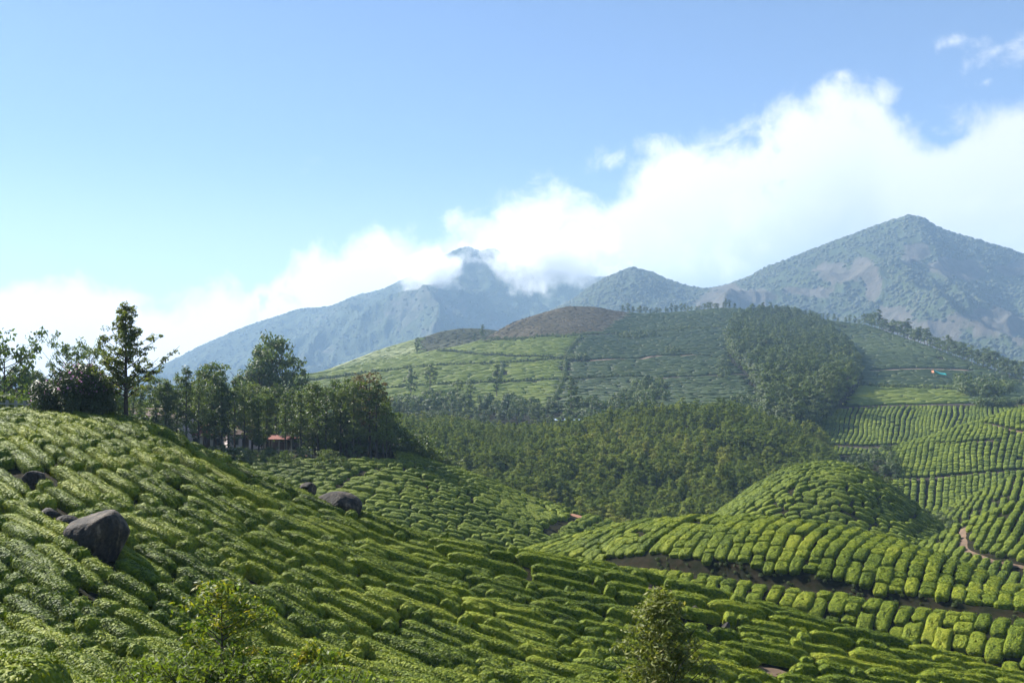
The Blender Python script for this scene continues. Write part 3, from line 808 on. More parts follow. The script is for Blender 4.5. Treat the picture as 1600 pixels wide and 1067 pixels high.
def bushes_on_rows(hill, lines, variants, rng, gap=(0.02, 0.2), skip=0.02, wj=0.1, sink=0.08, tiltw=0.6):
    lens = np.array([v[0] for v in variants])
    P = []; D = []; I = []; S = []
    for ln in lines:
        if len(ln) < 2: continue
        sg = np.linalg.norm(np.diff(ln, axis=0), axis=1); cum = np.concatenate([[0], np.cumsum(sg)]); tot = cum[-1]
        p = rng.uniform(0, 0.3)
        while p < tot - 0.3:
            k = rng.integers(len(variants)); Lx = lens[k]; sc = rng.uniform(0.88, 1.1)
            if p + Lx * sc > tot + 0.4:
                k = int(np.argmin(np.abs(lens - (tot - p)))); Lx = lens[k]
                sc = float(np.clip((tot - p + 0.2) / Lx, 0.6, 1.1))
            m = p + Lx * sc / 2
            x = np.interp(m, cum, ln[:, 0]); y = np.interp(m, cum, ln[:, 1])
            xa = np.interp(m - 0.5, cum, ln[:, 0]); ya = np.interp(m - 0.5, cum, ln[:, 1]); xb = np.interp(m + 0.5, cum, ln[:, 0]); yb = np.interp(m + 0.5, cum, ln[:, 1])
            if rng.uniform() > skip:
                jt = rng.normal(0, 0.035); nl = math.hypot(xb - xa, yb - ya) + 1e-9
                P.append((x - (yb - ya) / nl * jt, y + (xb - xa) / nl * jt)); D.append((xb - xa, yb - ya)); I.append(k)
                S.append((sc, rng.uniform(1 - wj, 1 + wj), rng.uniform(0.85, 1.15)))
            p += Lx * sc + rng.uniform(*gap)
    P = np.array(P); D = np.array(D); S = np.array(S); I = np.array(I)
    D /= np.linalg.norm(D, axis=1)[:, None] + 1e-9
    fl = rng.uniform(size=len(D)) < 0.5; D[fl] *= -1
    z = hill.z(P[:, 0], P[:, 1]); e = 0.6
    gx = (hill.z(P[:, 0] + e, P[:, 1]) - hill.z(P[:, 0] - e, P[:, 1])) / (2 * e)
    gy = (hill.z(P[:, 0], P[:, 1] + e) - hill.z(P[:, 0], P[:, 1] - e)) / (2 * e)
    gx = np.clip(gx, -1.2, 1.2); gy = np.clip(gy, -1.2, 1.2)
    X = np.stack([D[:, 0], D[:, 1], gx * D[:, 0] + gy * D[:, 1]], 1); X /= np.linalg.norm(X, axis=1)[:, None]
    Nn = np.stack([-gx * tiltw, -gy * tiltw, np.ones(len(gx))], 1)
    Yv = np.cross(Nn, X); Yv /= np.linalg.norm(Yv, axis=1)[:, None]
    Zv = np.cross(X, Yv)
    R = np.stack([np.arctan2(Yv[:, 2], Zv[:, 2]), np.arcsin(np.clip(-X[:, 2], -1, 1)), np.arctan2(X[:, 1], X[:, 0])], 1)
    P3 = np.column_stack([P, z - sink])
    return P3, R, S, I

def topmost(hill, x, y, tol=0.25):
    return hill.z(x, y) > ground(x, y, hill) - tol

def poly_px(hill, pts):
    return np.array([hill.unproject(u, v) for u, v in pts])

def dist_poly(x, y, P):
    d = np.full(np.shape(x), 1e9)
    for a, b in zip(P[:-1], P[1:]):
        ab = b - a; l2 = (ab ** 2).sum() + 1e-9
        t = np.clip(((x - a[0]) * ab[0] + (y - a[1]) * ab[1]) / l2, 0, 1)
        d = np.minimum(d, np.hypot(x - a[0] - t * ab[0], y - a[1] - t * ab[1]))
    return d

def ribbon(name, hill, P, width, mat, lift=0.03, label=None, kind='structure', smooth_n=60, jag=0.25, seed=0):
    cum = np.concatenate([[0], np.cumsum(np.linalg.norm(np.diff(P, axis=0), axis=1))])
    n = max(smooth_n, int(cum[-1] / 1.0)); n = min(n, 260)
    s = np.linspace(0, cum[-1], n)
    x = pchip(cum, P[:, 0], s); y = pchip(cum, P[:, 1], s)
    t = np.stack([np.gradient(x), np.gradient(y)], 1); t /= np.linalg.norm(t, axis=1)[:, None] + 1e-9
    nn = np.stack([-t[:, 1], t[:, 0]], 1)
    cols = []
    for k, f in enumerate(np.linspace(-0.5, 0.5, 5)):
        w = width * (f + (jag * 0.5 * (vnoise(s / (width * 1.3), s * 0 + k, seed) - 0.5) if abs(f) > 0.4 else 0))
        px, py = x + nn[:, 0] * w, y + nn[:, 1] * w
        cols.append(np.stack([px, py, ground(px, py) + lift], 1))
    V = np.stack(cols, 1).reshape(-1, 3)
    return obj(name, mesh_np(name, V, [grid_faces(n, 5)], True, [mat]), kind=kind)

# paths across the slopes
PATHS = []
def path(hill, px, width, mat, clear=None, seed=0, draw=True, name='path'):
    P = poly_px(hill, px)
    PATHS.append((hill, P, clear or width * 0.5 + 0.6))
    if draw: ribbon(name, hill, P, width, mat, seed=seed)
if 0: path(HA, [(172, 690), (205, 715), (238, 742), (215, 775), (165, 790), (110, 800)], 0.5, M['soil'], 0.12, 1, False)
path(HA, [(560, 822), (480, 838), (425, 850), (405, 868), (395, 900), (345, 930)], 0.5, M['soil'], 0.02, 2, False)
if 0: path(HA, [(30, 800), (110, 838), (170, 880), (240, 930), (290, 965), (340, 985)], 0.5, M['soil'], 0.05, 3, False)
path(HA, [(1008, 912), (1018, 925), (1020, 938)], 0.6, M['path'], 0.35, 4)
path(HA, [(1170, 1058), (1215, 1050), (1240, 1064)], 0.8, M['path'], 0.5, 5)
if 0: path(HA, [(905, 935), (960, 940), (1010, 935)], 0.5, M['soil'], 0.1, 6, False)
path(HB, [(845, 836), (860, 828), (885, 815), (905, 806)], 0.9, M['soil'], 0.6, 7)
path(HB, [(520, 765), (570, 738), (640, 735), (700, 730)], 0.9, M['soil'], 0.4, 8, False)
path(HE1, [(1506, 825), (1504, 845), (1515, 864), (1545, 876), (1600, 886), (1700, 896)], 0.8, M['path'], 0.5, 9)
path(HE3, [(1330, 756), (1390, 752), (1450, 748), (1520, 742), (1600, 735), (1700, 720)], 0.9, M['bank'], 0.5, 10)
path(HE3, [(1400, 700), (1440, 694), (1500, 694), (1560, 689)], 0.8, M['bank'], 0.4, 11)
path(HE3, [(1535, 662), (1570, 670), (1610, 678)], 1.0, M['path'], 0.8, 12)
path(HG, [(1285, 641), (1350, 636), (1420, 634), (1500, 632), (1560, 634), (1620, 632)], 2.6, M['bank'], 2.8, 13)
path(HG, [(1310, 698), (1360, 700), (1400, 697)], 1.6, M['bank'], 1.8, 14)
path(HG, [(1360, 580), (1420, 577), (1460, 577), (1510, 578)], 3.0, M['path'], 3.0, 15)
path(HG, [(900, 566), (950, 562), (1000, 561), (1025, 556), (1050, 557), (1080, 555), (1110, 557)], 2.0, M['path'], 2.4, 16)
path(HG, [(1020, 592), (1060, 590), (1110, 588), (1160, 585)], 2.6, M['bank'], 3.0, 17)
DARKLINES = [
    [(475, 597), (560, 586), (650, 575), (760, 570), (830, 566), (878, 561), (910, 560)],
    [(684, 550), (740, 554), (800, 558), (880, 561)],
    [(600, 609), (660, 604), (730, 600), (790, 598), (840, 596), (880, 594)],
    [(908, 527), (892, 545), (884, 562), (882, 590), (872, 615), (858, 642)],
    [(787, 572), (783, 585), (778, 600)],
    [(760, 536), (830, 529), (905, 524), (960, 522), (1000, 521), (1060, 515), (1130, 512), (1180, 510)],
    [(880, 594), (960, 591), (1000, 590)],
    [(1220, 505), (1300, 508), (1330, 512)],
    [(1340, 604), (1400, 607), (1460, 608), (1500, 612)],
]
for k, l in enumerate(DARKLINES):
    path(HG, l, 1.6 if k in (3, 4) else 4.0, M['soil'], 0.7 if k in (3, 4) else 2.1, 20 + k, True, 'field_line')  # dark soil strips along the field dividing lines

def clear_of_paths(hill, x, y):
    ok = np.ones(np.shape(x), bool)
    for h, P, c in PATHS:
        if h is hill: ok &= dist_poly(x, y, P) > c
    return ok

# boulders are named here so that the rows keep clear of them: u, v(base), Y, radius
BOULDERS = []
def boulder_clear(x, y):
    ok = np.ones(np.shape(x), bool)
    for (bx, by, r) in BOULDERS: ok &= np.hypot(x - bx, y - by) > r
    return ok

def px_of(hill, x, y):
    u = 800 + F * x / y; v = VH - F * hill.z(x, y) / y
    return u, v

NEAR_V = bush_variants('near', M['tea'], (0.55, 0.9, 1.4, 2.1, 3.0, 4.0), 3, 0.575, 0.60, 9, 40, 400, 0.032, 1)
MID_V = bush_variants('mid', M['tea_mid'], (0.9, 1.5, 2.2), 3, 0.80, 0.58, 5, 20, 120, 0.05, 2)
COL_V = bush_variants('column', M['tea'], (0.6, 1.1, 1.8, 2.8), 3, 0.92, 0.48, 8, 30, 300, 0.04, 3)
FARV_LIGHT = bush_variants('light', M['tea_light'], (8.0, 12.0), 3, 1.75, 0.8, 3, 16, 0, 0, 4, 0.03)
FARV_DARK = bush_variants('dark', M['tea_dark'], (8.0, 12.0), 3, 1.75, 0.8, 3, 16, 0, 0, 5, 0.03)
FARV_DRY = bush_variants('dry', M['dry'], (7.0, 11.0), 3, 3.0, 0.4, 3, 16, 0, 0, 6, 0.05)
FARV_MID = bush_variants('farmid', M['tea_mid'], (1.0, 1.7, 2.6), 3, 0.88, 0.65, 4, 14, 40, 0.08, 7)
FARV_E = bush_variants('farright', M['tea_mid'], (1.0, 1.5, 2.2), 3, 1.08, 0.65, 4, 14, 40, 0.07, 8)

# ------------------------------------------------------------------ boulders
def rock_mat():
    m, N, L = new_mat('weathered_granite')
    out = N.new('ShaderNodeOutputMaterial'); p = N.new('ShaderNodeBsdfPrincipled')
    tc = N.new('ShaderNodeTexCoord')
    mp = N.new('ShaderNodeMapping'); mp.inputs['Scale'].default_value = (1.6, 1.6, 0.35); L.new(tc.outputs['Object'], mp.inputs[0])
    n1 = N.new('ShaderNodeTexNoise'); n1.inputs['Scale'].default_value = 1.6; n1.inputs['Detail'].default_value = 9; n1.inputs['Roughness'].default_value = 0.6
    L.new(mp.outputs[0], n1.inputs['Vector'])
    n2 = N.new('ShaderNodeTexNoise'); n2.inputs['Scale'].default_value = 9; n2.inputs['Detail'].default_value = 8; L.new(tc.outputs['Object'], n2.inputs['Vector'])
    r = ramp(N, [(0.3, (0.012, 0.011, 0.010)), (0.48, (0.026, 0.022, 0.018)), (0.58, (0.062, 0.048, 0.036)), (0.68, (0.16, 0.13, 0.10)), (0.8, (0.24, 0.21, 0.17))]); L.new(n1.outputs['Fac'], r.inputs[0])
    r2 = ramp(N, [(0.35, (0.55, 0.53, 0.5)), (0.65, (1.25, 1.2, 1.15))]); L.new(n2.outputs['Fac'], r2.inputs[0])
    mx = N.new('ShaderNodeMix'); mx.data_type = 'RGBA'; mx.blend_type = 'MULTIPLY'; mx.inputs['Factor'].default_value = 1
    L.new(r.outputs[0], mx.inputs['A']); L.new(r2.outputs[0], mx.inputs['B']); L.new(mx.outputs['Result'], p.inputs['Base Color'])
    p.inputs['Roughness'].default_value = 0.85; p.inputs['Specular IOR Level'].default_value = 0.3
    b = N.new('ShaderNodeBump'); b.inputs['Strength'].default_value = 0.9; b.inputs['Distance'].default_value = 0.09
    L.new(n2.outputs['Fac'], b.inputs['Height']); L.new(b.outputs[0], p.inputs['Normal'])
    L.new(p.outputs[0], out.inputs[0])
    return m
M['rock'] = rock_mat()

def boulder_mesh(name, size, seed, narrow=0.0, lean=0.0, cuts=6, top_shift=0.0):
    """rounded granite block: a sphere cut by broad planes, then weathered"""
    nr, ns = 60, 96
    ph = np.linspace(0.001, math.pi - 0.001, nr); th = np.arange(ns) / ns * 2 * math.pi
    P_, T_ = np.meshgrid(ph, th, indexing='ij')
    D = np.stack([np.sin(P_) * np.cos(T_), np.sin(P_) * np.sin(T_), np.cos(P_)], -1)
    rng = np.random.default_rng(seed)
    r = np.ones(D.shape[:2])
    for k in range(cuts):
        n = rng.normal(size=3); n /= np.linalg.norm(n); d = rng.uniform(0.55, 0.86)
        c = D @ n
        lim = np.where(c > 0.05, d / np.maximum(c, 0.05), 9.0)
        r = -np.log(np.exp(-26 * r) + np.exp(-26 * lim)) / 26
    r *= 1 + (0.16 * (fbm(np.cos(T_) * 1.6 + seed, np.sin(T_) * 1.6 + P_ * 1.7, 4, seed) - 0.5) - 0.10 * np.clip(ridged(np.cos(T_) * 1.3 + 2 * P_, np.sin(T_) * 1.3 + seed, 3, seed + 2) - 0.62, 0, 1)) * np.sin(P_)
    V = D * r[..., None]
    zz = V[..., 2]
    k = 1 - narrow * np.clip((0.25 - zz) / 1.25, 0, 1) ** 1.1
    V[..., 0] = V[..., 0] * k + lean * np.clip(-zz, 0, 1) + top_shift * np.clip(zz, 0, 1)
    V[..., 1] *= k
    V = V * np.asarray(size)
    return mesh_np(name, V.reshape(-1, 3), [grid_faces(nr, ns, True)], True, [M['rock']])

def boulder(u, v, wpx, hpx, hill, seed, label, narrow=0.0, lean=0.0, depth=0.9, cuts=6, rz=0.0, tilt=(0, 0), dY=0.0, sinkf=0.3, clear=0.6, top_shift=0.0, visv=None):
    x, y = hill.unproject(u, v); y += dY; x = (u - 800) / F * y
    w = wpx / F * y; h = hpx / F * y
    zc = VH - (visv if visv is not None else v - hpx * (0.5 - sinkf))
    z = zc / F * y
    me = boulder_mesh('boulder', (w / 2 * 1.08, w / 2 * depth, h / 2 * 1.08), seed, narrow, lean, cuts, top_shift)
    o = obj('boulder', me, loc=(x, y, z), label=label, cat='boulder', group='granite boulders among the tea')
    o.rotation_euler = (tilt[0], tilt[1], rz)
    BOULDERS.append((x, y - 0.1 * w, w * 0.5 * clear + 0.15))
    return o
boulder(141, 868, 112, 112, HA, 4, 'largest dark granite boulder, bulging over the tea on the left slope', 0.72, 0.28, 0.9, 7, 0.3, visv=847, clear=0.4)
boulder(104, 832, 46, 44, HA, 8, 'low brown rock slab beside the largest boulder', 0.0, 0, 1.0, 8, 0.9, (0.2, 0.35), visv=828, clear=0.9)
boulder(72, 812, 40, 24, HA, 12, 'low broken rock between the upper small boulder and the largest boulder', 0, 0, 1.0, 8, 2.0, visv=806, clear=0.9)
boulder(54, 760, 40, 36, HA, 15, 'small dark boulder higher up the left slope near the picture edge', 0.1, 0, 0.9, 7, 1.0, visv=754, clear=0.9)
boulder(527, 797, 70, 46, HA, 21, 'rounded dark boulder breaking the skyline of the near slope', 0.0, 0, 1.0, 4, 0.2, dY=-0.6, visv=792, clear=0.6)
boulder(482, 775, 26, 22, HA, 23, 'pale pointed rock just left of the skyline boulder', 0.0, 0, 1.0, 8, 0.8, (0.3, 0.3), dY=0.6, visv=765, clear=0.5)
boulder(392, 744, 22, 16, HA, 26, 'pale small rock farthest left on the near slope skyline', 0.0, 0, 1.0, 8, 0.3, (0.2, -0.4), dY=0.6, visv=741, clear=0.5)
boulder(1085, 960, 20, 20, HA, 31, 'small grey rock by the feathery tree, the upper of two', 0, 0, 1.0, 8, 0.5, visv=955, clear=1.2)
boulder(1131, 992, 20, 34, HA, 33, 'pale tilted rock by the feathery tree, the lower of two', 0.2, 0.2, 0.8, 9, 0.4, (0.1, 0.5), visv=988, clear=1.3)
boulder(1068, 946, 12, 10, HA, 35, 'tiny grey stone above the two rocks by the feathery tree', 0, 0, 1.0, 8, 0.5, visv=944, clear=1.0)

# ------------------------------------------------------------------ planting the tea
RNG = np.random.default_rng(11)
GA = [(20, 720, 1, .75), (100, 740, 1, .75), (200, 720, 1, .72), (60, 860, 1, .78), (150, 900, 1, .72), (40, 960, 1, .78), (120, 1040, 1, .75), (300, 800, 1, .58), (280, 880, 1, .66),
      (260, 980, 1, .66), (350, 1030, 1, .62), (420, 800, 1, .48), (460, 870, 1, .50), (470, 930, 1, .56), (500, 1010, 1, .58), (560, 850, 1, .40), (600, 900, 1, .42), (600, 970, 1, .42), (650, 1030, 1, .46),
      (700, 890, 1, .30), (740, 940, 1, .33), (760, 1000, 1, .34), (850, 1040, 1, .34), (850, 920, 1, .22), (900, 980, 1, .24), (950, 930, 1, .16), (1000, 1010, 1, .24), (1000, 960, 1, .2),
      (1100, 980, 1, .22), (1150, 1040, 1, .32), (1200, 1000, 1, .24), (1300, 1030, 1, .27), (1400, 1050, 1, .28)]
def regA(x, y):
    u, v = px_of(HA, x, y)
    return (u > -140) & (u < 1720) & (y > 19) & (y < HA.ry(x, y) + 4.5) & clear_of_paths(HA, x, y) & boulder_clear(x, y)
linesA = trace_rows(HA, dir_field(HA, GA), regA, 0.71, (-38, 30, 17, 66), 1)
PA, RA, SA, IA = bushes_on_rows(HA, linesA, NEAR_V, np.random.default_rng(21), (-0.14, 0.12), 0.022, 0.13)

def make_individuals(P, R, S, I, meshes, count, name, label, cat, group, area):
    """the plants that show largest become objects of their own; returns the mask of the rest"""
    u = 800 + F * P[:, 0] / P[:, 1]; v = VH - F * P[:, 2] / P[:, 1]
    inf = (u > 10) & (u < 1590) & (v < 1062)
    score = np.where(inf, area / P[:, 1] ** 2, -1)
    pick = np.argsort(-score)[:count]
    pick = pick[score[pick] > 0]
    for k in pick:
        o = bpy.data.objects.new(name, meshes[I[k]]); COL.objects.link(o)
        o.location = P[k]; o.rotation_euler = R[k]; o.scale = S[k]
        o['label'] = label; o['category'] = cat; o['group'] = group
    rest = np.ones(len(P), bool); rest[pick] = False
    return rest
meshA = [m for _, m in NEAR_V]
areaA = np.array([v[0] for v in NEAR_V])[IA]
restA = make_individuals(PA, RA, SA, IA, meshA, 300, 'tea_bush', 'clipped green tea bush in the lower rows of the near slope', 'tea bush', 'tea bushes on the near slope', areaA)
scatter('tea_rows', meshA, PA[restA], RA[restA], SA[restA], IA[restA], 'rows of clipped tea bushes covering the upper near slope', 'tea rows')

def planted(hill, guides, region, dsep, bounds, variants, name, label, seed, **kw):
    ln = trace_rows(hill, dir_field(hill, guides), region, dsep, bounds, seed)
    P, R, S, I = bushes_on_rows(hill, ln, variants, np.random.default_rng(seed), **kw)
    scatter(name, [m for _, m in variants], P, R, S, I, label, 'tea rows')
    return len(P)

def reg(hill, u0, u1, extra=None, back=4.0, tol=0.25):
    def f(x, y):
        u, v = px_of(hill, x, y)
        ok = (u > u0) & (u < u1) & (y < hill.ry(x, y) + back) & clear_of_paths(hill, x, y) & topmost(hill, x, y, tol) & (hill.z(x, y) > -500)
        if extra is not None: ok &= extra(u, v, x, y)
        return ok
    return f

GB = [(480, 760, 1, .15), (600, 760, 1, .2), (640, 790, 1, .2), (700, 750, 1, .22), (700, 800, 1, .25), (760, 820, 1, .25), (800, 790, 1, .42), (830, 830, 1, .35), (870, 815, 1, .5), (920, 825, 1, -.35), (950, 835, 1, -.35), (350, 740, 1, .1)]
planted(HB, GB, reg(HB, 240, 1010, lambda u, v, x, y: (y > 78) & ((v > 722) | (u > 610))), 0.9, (-48, 18, 76, 128), MID_V, 'tea_rows', 'tea rows on the low spur below the tall grove', 31, skip=0.05)
GC = [(860, 865, 1, -.35), (950, 850, 1, -.55), (1000, 845, 1, -.8), (1080, 850, .8, -1), (1150, 850, .55, -1), (1250, 870, .45, -1), (1350, 890, .5, -1), (1450, 900, .55, -1), (1560, 940, .55, -1),
      (960, 890, 1, -.5), (1050, 905, .6, -1), (1150, 925, .5, -1), (1300, 960, .35, -1), (1400, 985, .25, -1), (1500, 1000, .25, -1), (1580, 1010, .2, -1)]
pathC = np.array(HC.ridgeY)
def regC(u, v, x, y):
    lo = np.interp(u, [600, 800, 880, 1000, 1100, 1250, 1400, 1600, 1800, 2100], [74, 80, 80, 75, 71.5, 67.5, 64.5, 60, 57, 55])
    hi = np.interp(u, [600, 800, 880, 1000, 1100, 1250, 1400, 1600, 1800, 2100], [76, 83, 83, 78, 74.2, 70, 67, 62.5, 59.5, 58])
    n = vnoise(u / 40.0, u * 0 + 3.3, 4)
    up = y > hi - 0.95 + 0.6 * n
    dn = (y < lo + 0.3)
    return (up | dn) & (y > 50)
planted(HC, GC, reg(HC, 690, 1780, regC), 0.95, (-10, 45, 48, 98), COL_V, 'tea_rows', 'tea bushes in upright columns on the terraced hill above the dark bank', 32, gap=(-0.14, 0.06), skip=0.02, wj=0.16)
GD = [(1160, 800, 1, -.75), (1210, 770, 1, -.75), (1250, 760, 1, -.5), (1200, 810, 1, -.25), (1290, 790, 1, .35), (1290, 750, 1, .1), (1340, 770, 1, .55), (1330, 815, 1, .45), (1390, 800, 1, .6), (1420, 825, 1, .6), (1440, 845, 1, .5)]
planted(HD, GD, reg(HD, 1100, 1510, None, 5), 1.0, (24, 66, 96, 160), FARV_MID, 'tea_rows', 'tea rows curving round the dome-shaped hill', 33, skip=0.03)
GE1 = [(1460, 850, .6, -1), (1500, 850, .6, -1), (1550, 830, .7, -1), (1580, 860, .7, -1), (1580, 905, .3, -1)]
planted(HE1, GE1, reg(HE1, 1400, 1760, None, 5), 1.0, (36, 78, 76, 126), MID_V, 'tea_rows', 'tea rows on the right slope around the curved brown footpath', 34, skip=0.03)
GE2 = [(1450, 830, .4, -1), (1520, 800, .5, -1), (1580, 770, .5, -1)]
planted(HE2, GE2, reg(HE2, 1400, 1740, None, 5), 1.1, (60, 108, 120, 180), FARV_MID, 'tea_rows', 'tea rows on the right-hand slope at the picture edge, above the curved path', 35, skip=0.03)
GE3 = [(1380, 740, .25, -1), (1450, 720, .2, -1), (1550, 700, .2, -1), (1450, 770, .1, -1), (1540, 675, .3, -1)]
planted(HE3, GE3, reg(HE3, 1360, 1720, lambda u, v, x, y: (u > 1400) | (v < 720) | (v > 752), 6), 1.15, (70, 155, 148, 262), FARV_E, 'tea_rows', 'tea rows on the far right slope crossed by two dark terrace paths', 36, skip=0.03)
GG4 = [(1300, 660, .25, -1), (1400, 670, .2, -1), (1500, 660, .2, -1), (1400, 620, .25, -1)]
planted(HG, GG4, reg(HG, 1250, 1640, lambda u, v, x, y: (v > 636) & (v < 712) & (u > 1262 + (700 - v) * -0.2), 0, 1.0), 1.22, (70, 190, 245, 345), FARV_E, 'tea_rows', 'tea rows on the slope below the long straight terrace track', 37, skip=0.03)

# the far plantation: fresh green, dark and dry fields
def light_zone(u, v):
    edge = np.interp(v, [520, 527, 545, 562, 590, 615, 645], [910, 908, 892, 884, 882, 872, 856])
    a = (u < edge) & (v > np.interp(u, [440, 770, 905], [500, 533, 525]))
    b = (u > 1300) & (u < 1520) & (v > 604) & (v < 634)
    return a | b
def dry_zone(u, v):
    return (u > 740) & (u < 985) & (v < np.interp(u, [740, 770, 905, 940, 985], [536, 533, 524, 520, 492]))
GG = [(500, 600, 1, -.05), (600, 590, 1, -.08), (700, 580, 1, -.05), (800, 575, 1, -.02), (900, 500, 1, 0), (1000, 540, 1, 0), (1000, 610, 1, .02), (1100, 570, 1, 0), (1200, 560, 1, .06), (1350, 540, 1, .12), (1400, 560, 1, .1), (1450, 590, 1, .06), (1550, 610, 1, .05)]
def inwood(u, v):
    """the wooded flank of the plantation hill"""
    top = np.interp(u, [1128, 1150, 1180, 1230, 1280, 1330, 1342], [560, 505, 496, 498, 512, 560, 600])
    left = np.interp(v, [495, 520, 560, 600, 650], [1150, 1132, 1140, 1175, 1200])
    return (u > left) & (u < 1340 - np.clip(v - 600, 0, 90) * 0.85) & (v > top) & (v < 690)
lnG = trace_rows(HG, dir_field(HG, GG, 0.02), reg(HG, 250, 1700, lambda u, v, x, y: (v < 645) & ~inwood(u, v) & ~((u > 1262) & (v > 636)), 10, 1.0), 2.2, (-240, 430, 325, 830), 38, 2.6)
for tag_, var, zone in (('light', FARV_LIGHT, light_zone), ('dry', FARV_DRY, dry_zone), ('dark', FARV_DARK, lambda u, v: ~light_zone(u, v) & ~dry_zone(u, v))):
    P, R, S, I = bushes_on_rows(HG, lnG, var, np.random.default_rng(40), (-0.6, 0.3), 0.0, 0.1, 0.1)
    u = 800 + F * P[:, 0] / P[:, 1]; v = VH - F * P[:, 2] / P[:, 1]
    k = zone(u, v)
    scatter('dry_grass' if tag_ == 'dry' else 'tea_rows', [m for _, m in var], P[k], R[k], S[k], I[k],
            {'light': 'fresh green tea fields on the left flank of the far plantation hill', 'dry': 'dry brown grass on the rounded top of the plantation hill', 'dark': 'dark green tea fields across the far plantation hill'}[tag_],
            'dry grass' if tag_ == 'dry' else 'tea rows')
GG2 = [(560, 575, 1, -.3), (650, 545, 1, -.2), (720, 525, 1, 0)]
lnG2 = trace_rows(HG2, dir_field(HG2, GG2, 0.02), reg(HG2, 320, 830, None, 10, 1.0), 2.6, (-240, 20, 590, 830), 39, 2.8)
P, R, S, I = bushes_on_rows(HG2, lnG2, FARV_DARK, np.random.default_rng(41), (-0.6, 0.3), 0.0)
u = 800 + F * P[:, 0] / P[:, 1]; v = VH - F * P[:, 2] / P[:, 1]
lz = (v > np.interp(u, [440, 600, 655, 662, 800], [560, 535, 528, 600, 600]))
scatter('tea_rows', [m for _, m in FARV_LIGHT], P[lz], R[lz], S[lz], I[lz], 'fresh green tea strip behind the left shoulder of the plantation hill', 'tea rows')
FARV_OLIVE = bush_variants('olive', M['olive'], (7.0, 11.0), 3, 3.0, 0.4, 3, 16, 0, 0, 6, 0.05)
scatter('olive_grass', [m for _, m in FARV_OLIVE], P[~lz], R[~lz], S[~lz], I[~lz], 'olive grass on the low rounded hill left of the dry brown top', 'grass')

# ------------------------------------------------------------------ trees
def make_tree(seed, H, base, prof, nlimb, clusters, per, leaf, crad, trunk_r, up=0.35, aspect=0.5, wob=0.03, sides=7, limb_r=0.35, nrm_up=None, tips=(0.35, 1.0), limb_sides=5, droop=0.0, solid=0.0):
    """trunk with limbs and a crown of leaves gathered round the limb ends. prof(t): crown radius over crown height 0..1"""
    rng = np.random.default_rng(seed)
    zz = np.linspace(-0.3, H * 0.97, 9)
    cx = np.cumsum(rng.normal(0, wob, 9)) * H / 9; cy = np.cumsum(rng.normal(0, wob, 9)) * H / 9
    cx -= cx[0]; cy -= cy[0]
    tr = Parts()
    tr.tube(np.column_stack([cx, cy, zz]), trunk_r * (1 - 0.88 * np.clip(zz / H, 0, 1) ** 0.9), sides)
    C = []
    for k in range(nlimb):
        t = (k + rng.uniform(0, 1)) / nlimb
        z0 = base + (H * 0.96 - base) * t
        az = k * 2.39996 + rng.normal(0, 0.5)
        ln = prof(t) * rng.uniform(0.65, 1.12)
        px, py = np.interp(z0, zz, cx), np.interp(z0, zz, cy)
        s = np.linspace(0, 1, 5)
        rise = ln * (up * s + 0.15 * s * s - droop * s * s) * rng.uniform(0.6, 1.3)
        wig = np.cumsum(rng.normal(0, 0.06, 5)) * ln
        lp = np.column_stack([px + np.cos(az) * ln * s - np.sin(az) * wig, py + np.sin(az) * ln * s + np.cos(az) * wig, z0 + rise])
        r0 = trunk_r * limb_r * (1 - 0.7 * t)
        tr.tube(lp, r0 * (1 - 0.8 * s) + 0.004, limb_sides)
        nc = max(1, int(round(clusters * (0.4 + 0.6 * ln / max(1e-3, prof(0.3))))))
        f = rng.uniform(tips[0], tips[1], nc)
        for ff in f:
            c = np.array([np.interp(ff, s, lp[:, i]) for i in range(3)])
            c += rng.normal(0, 1, 3) * crad * np.array([0.6, 0.6, 0.35])
            C.append(c)
    C.append(np.array([cx[-1], cy[-1], H])); C.append(np.array([cx[-1], cy[-1], H * 0.97]))
    C = np.array(C)
    n = len(C) * per
    P = np.repeat(C, per, 0)
    d = rng.normal(size=(n, 3)); d /= np.linalg.norm(d, axis=1)[:, None]
    d *= (rng.uniform(0.15, 1, n) ** 0.6)[:, None] * crad * np.repeat(rng.uniform(0.6, 1.25, len(C)), per)[:, None]
    d[:, 2] *= 0.65
    P = P + d
    nn = d / (np.linalg.norm(d, axis=1)[:, None] + 1e-6) + np.array([0, 0, 0.4])
    if solid:
        o_ = P - np.array([0, 0, base + (H - base) * 0.35]); o_[:, 2] *= 0.6
        nn = nn * (1 - solid) + solid * 1.6 * o_ / (np.linalg.norm(o_, axis=1)[:, None] + 1e-6)
    V, Q = leaf_cards(rng, P, np.full(n, leaf), aspect, nn, 0.6 - 0.3 * solid)
    return tr, (V, Q)

def tree_meshes(name, seed, leafmat, barkmat, **kw):
    tr, (V, Q) = make_tree(seed, **kw)
    return tr.mesh(name + '_trunk', [barkmat]), mesh_np(name + '_crown', V, [Q], False, [leafmat])

def joined_tree(name, seed, leafmat, barkmat, **kw):
    tr, (V, Q) = make_tree(seed, **kw)
    TV = np.concatenate(tr.V); TQ = np.concatenate(tr.Q)
    return mesh_np(name, np.concatenate([TV, V]), [TQ, Q + len(TV)], [True, False], [barkmat, leafmat], [0, 1])

def plant_tree(name, meshes, loc, scale, rz, label, cat, group=None, sxy=1.0):
    e = obj(name, None, loc=loc, label=label, cat=cat, group=group)
    e.rotation_euler = (0, 0, rz); e.scale = (scale * sxy, scale * sxy, scale)
    obj('trunk', meshes[0], e); obj('crown', meshes[1], e)
    return e

def cone(t): return 1.0 - 0.85 * t
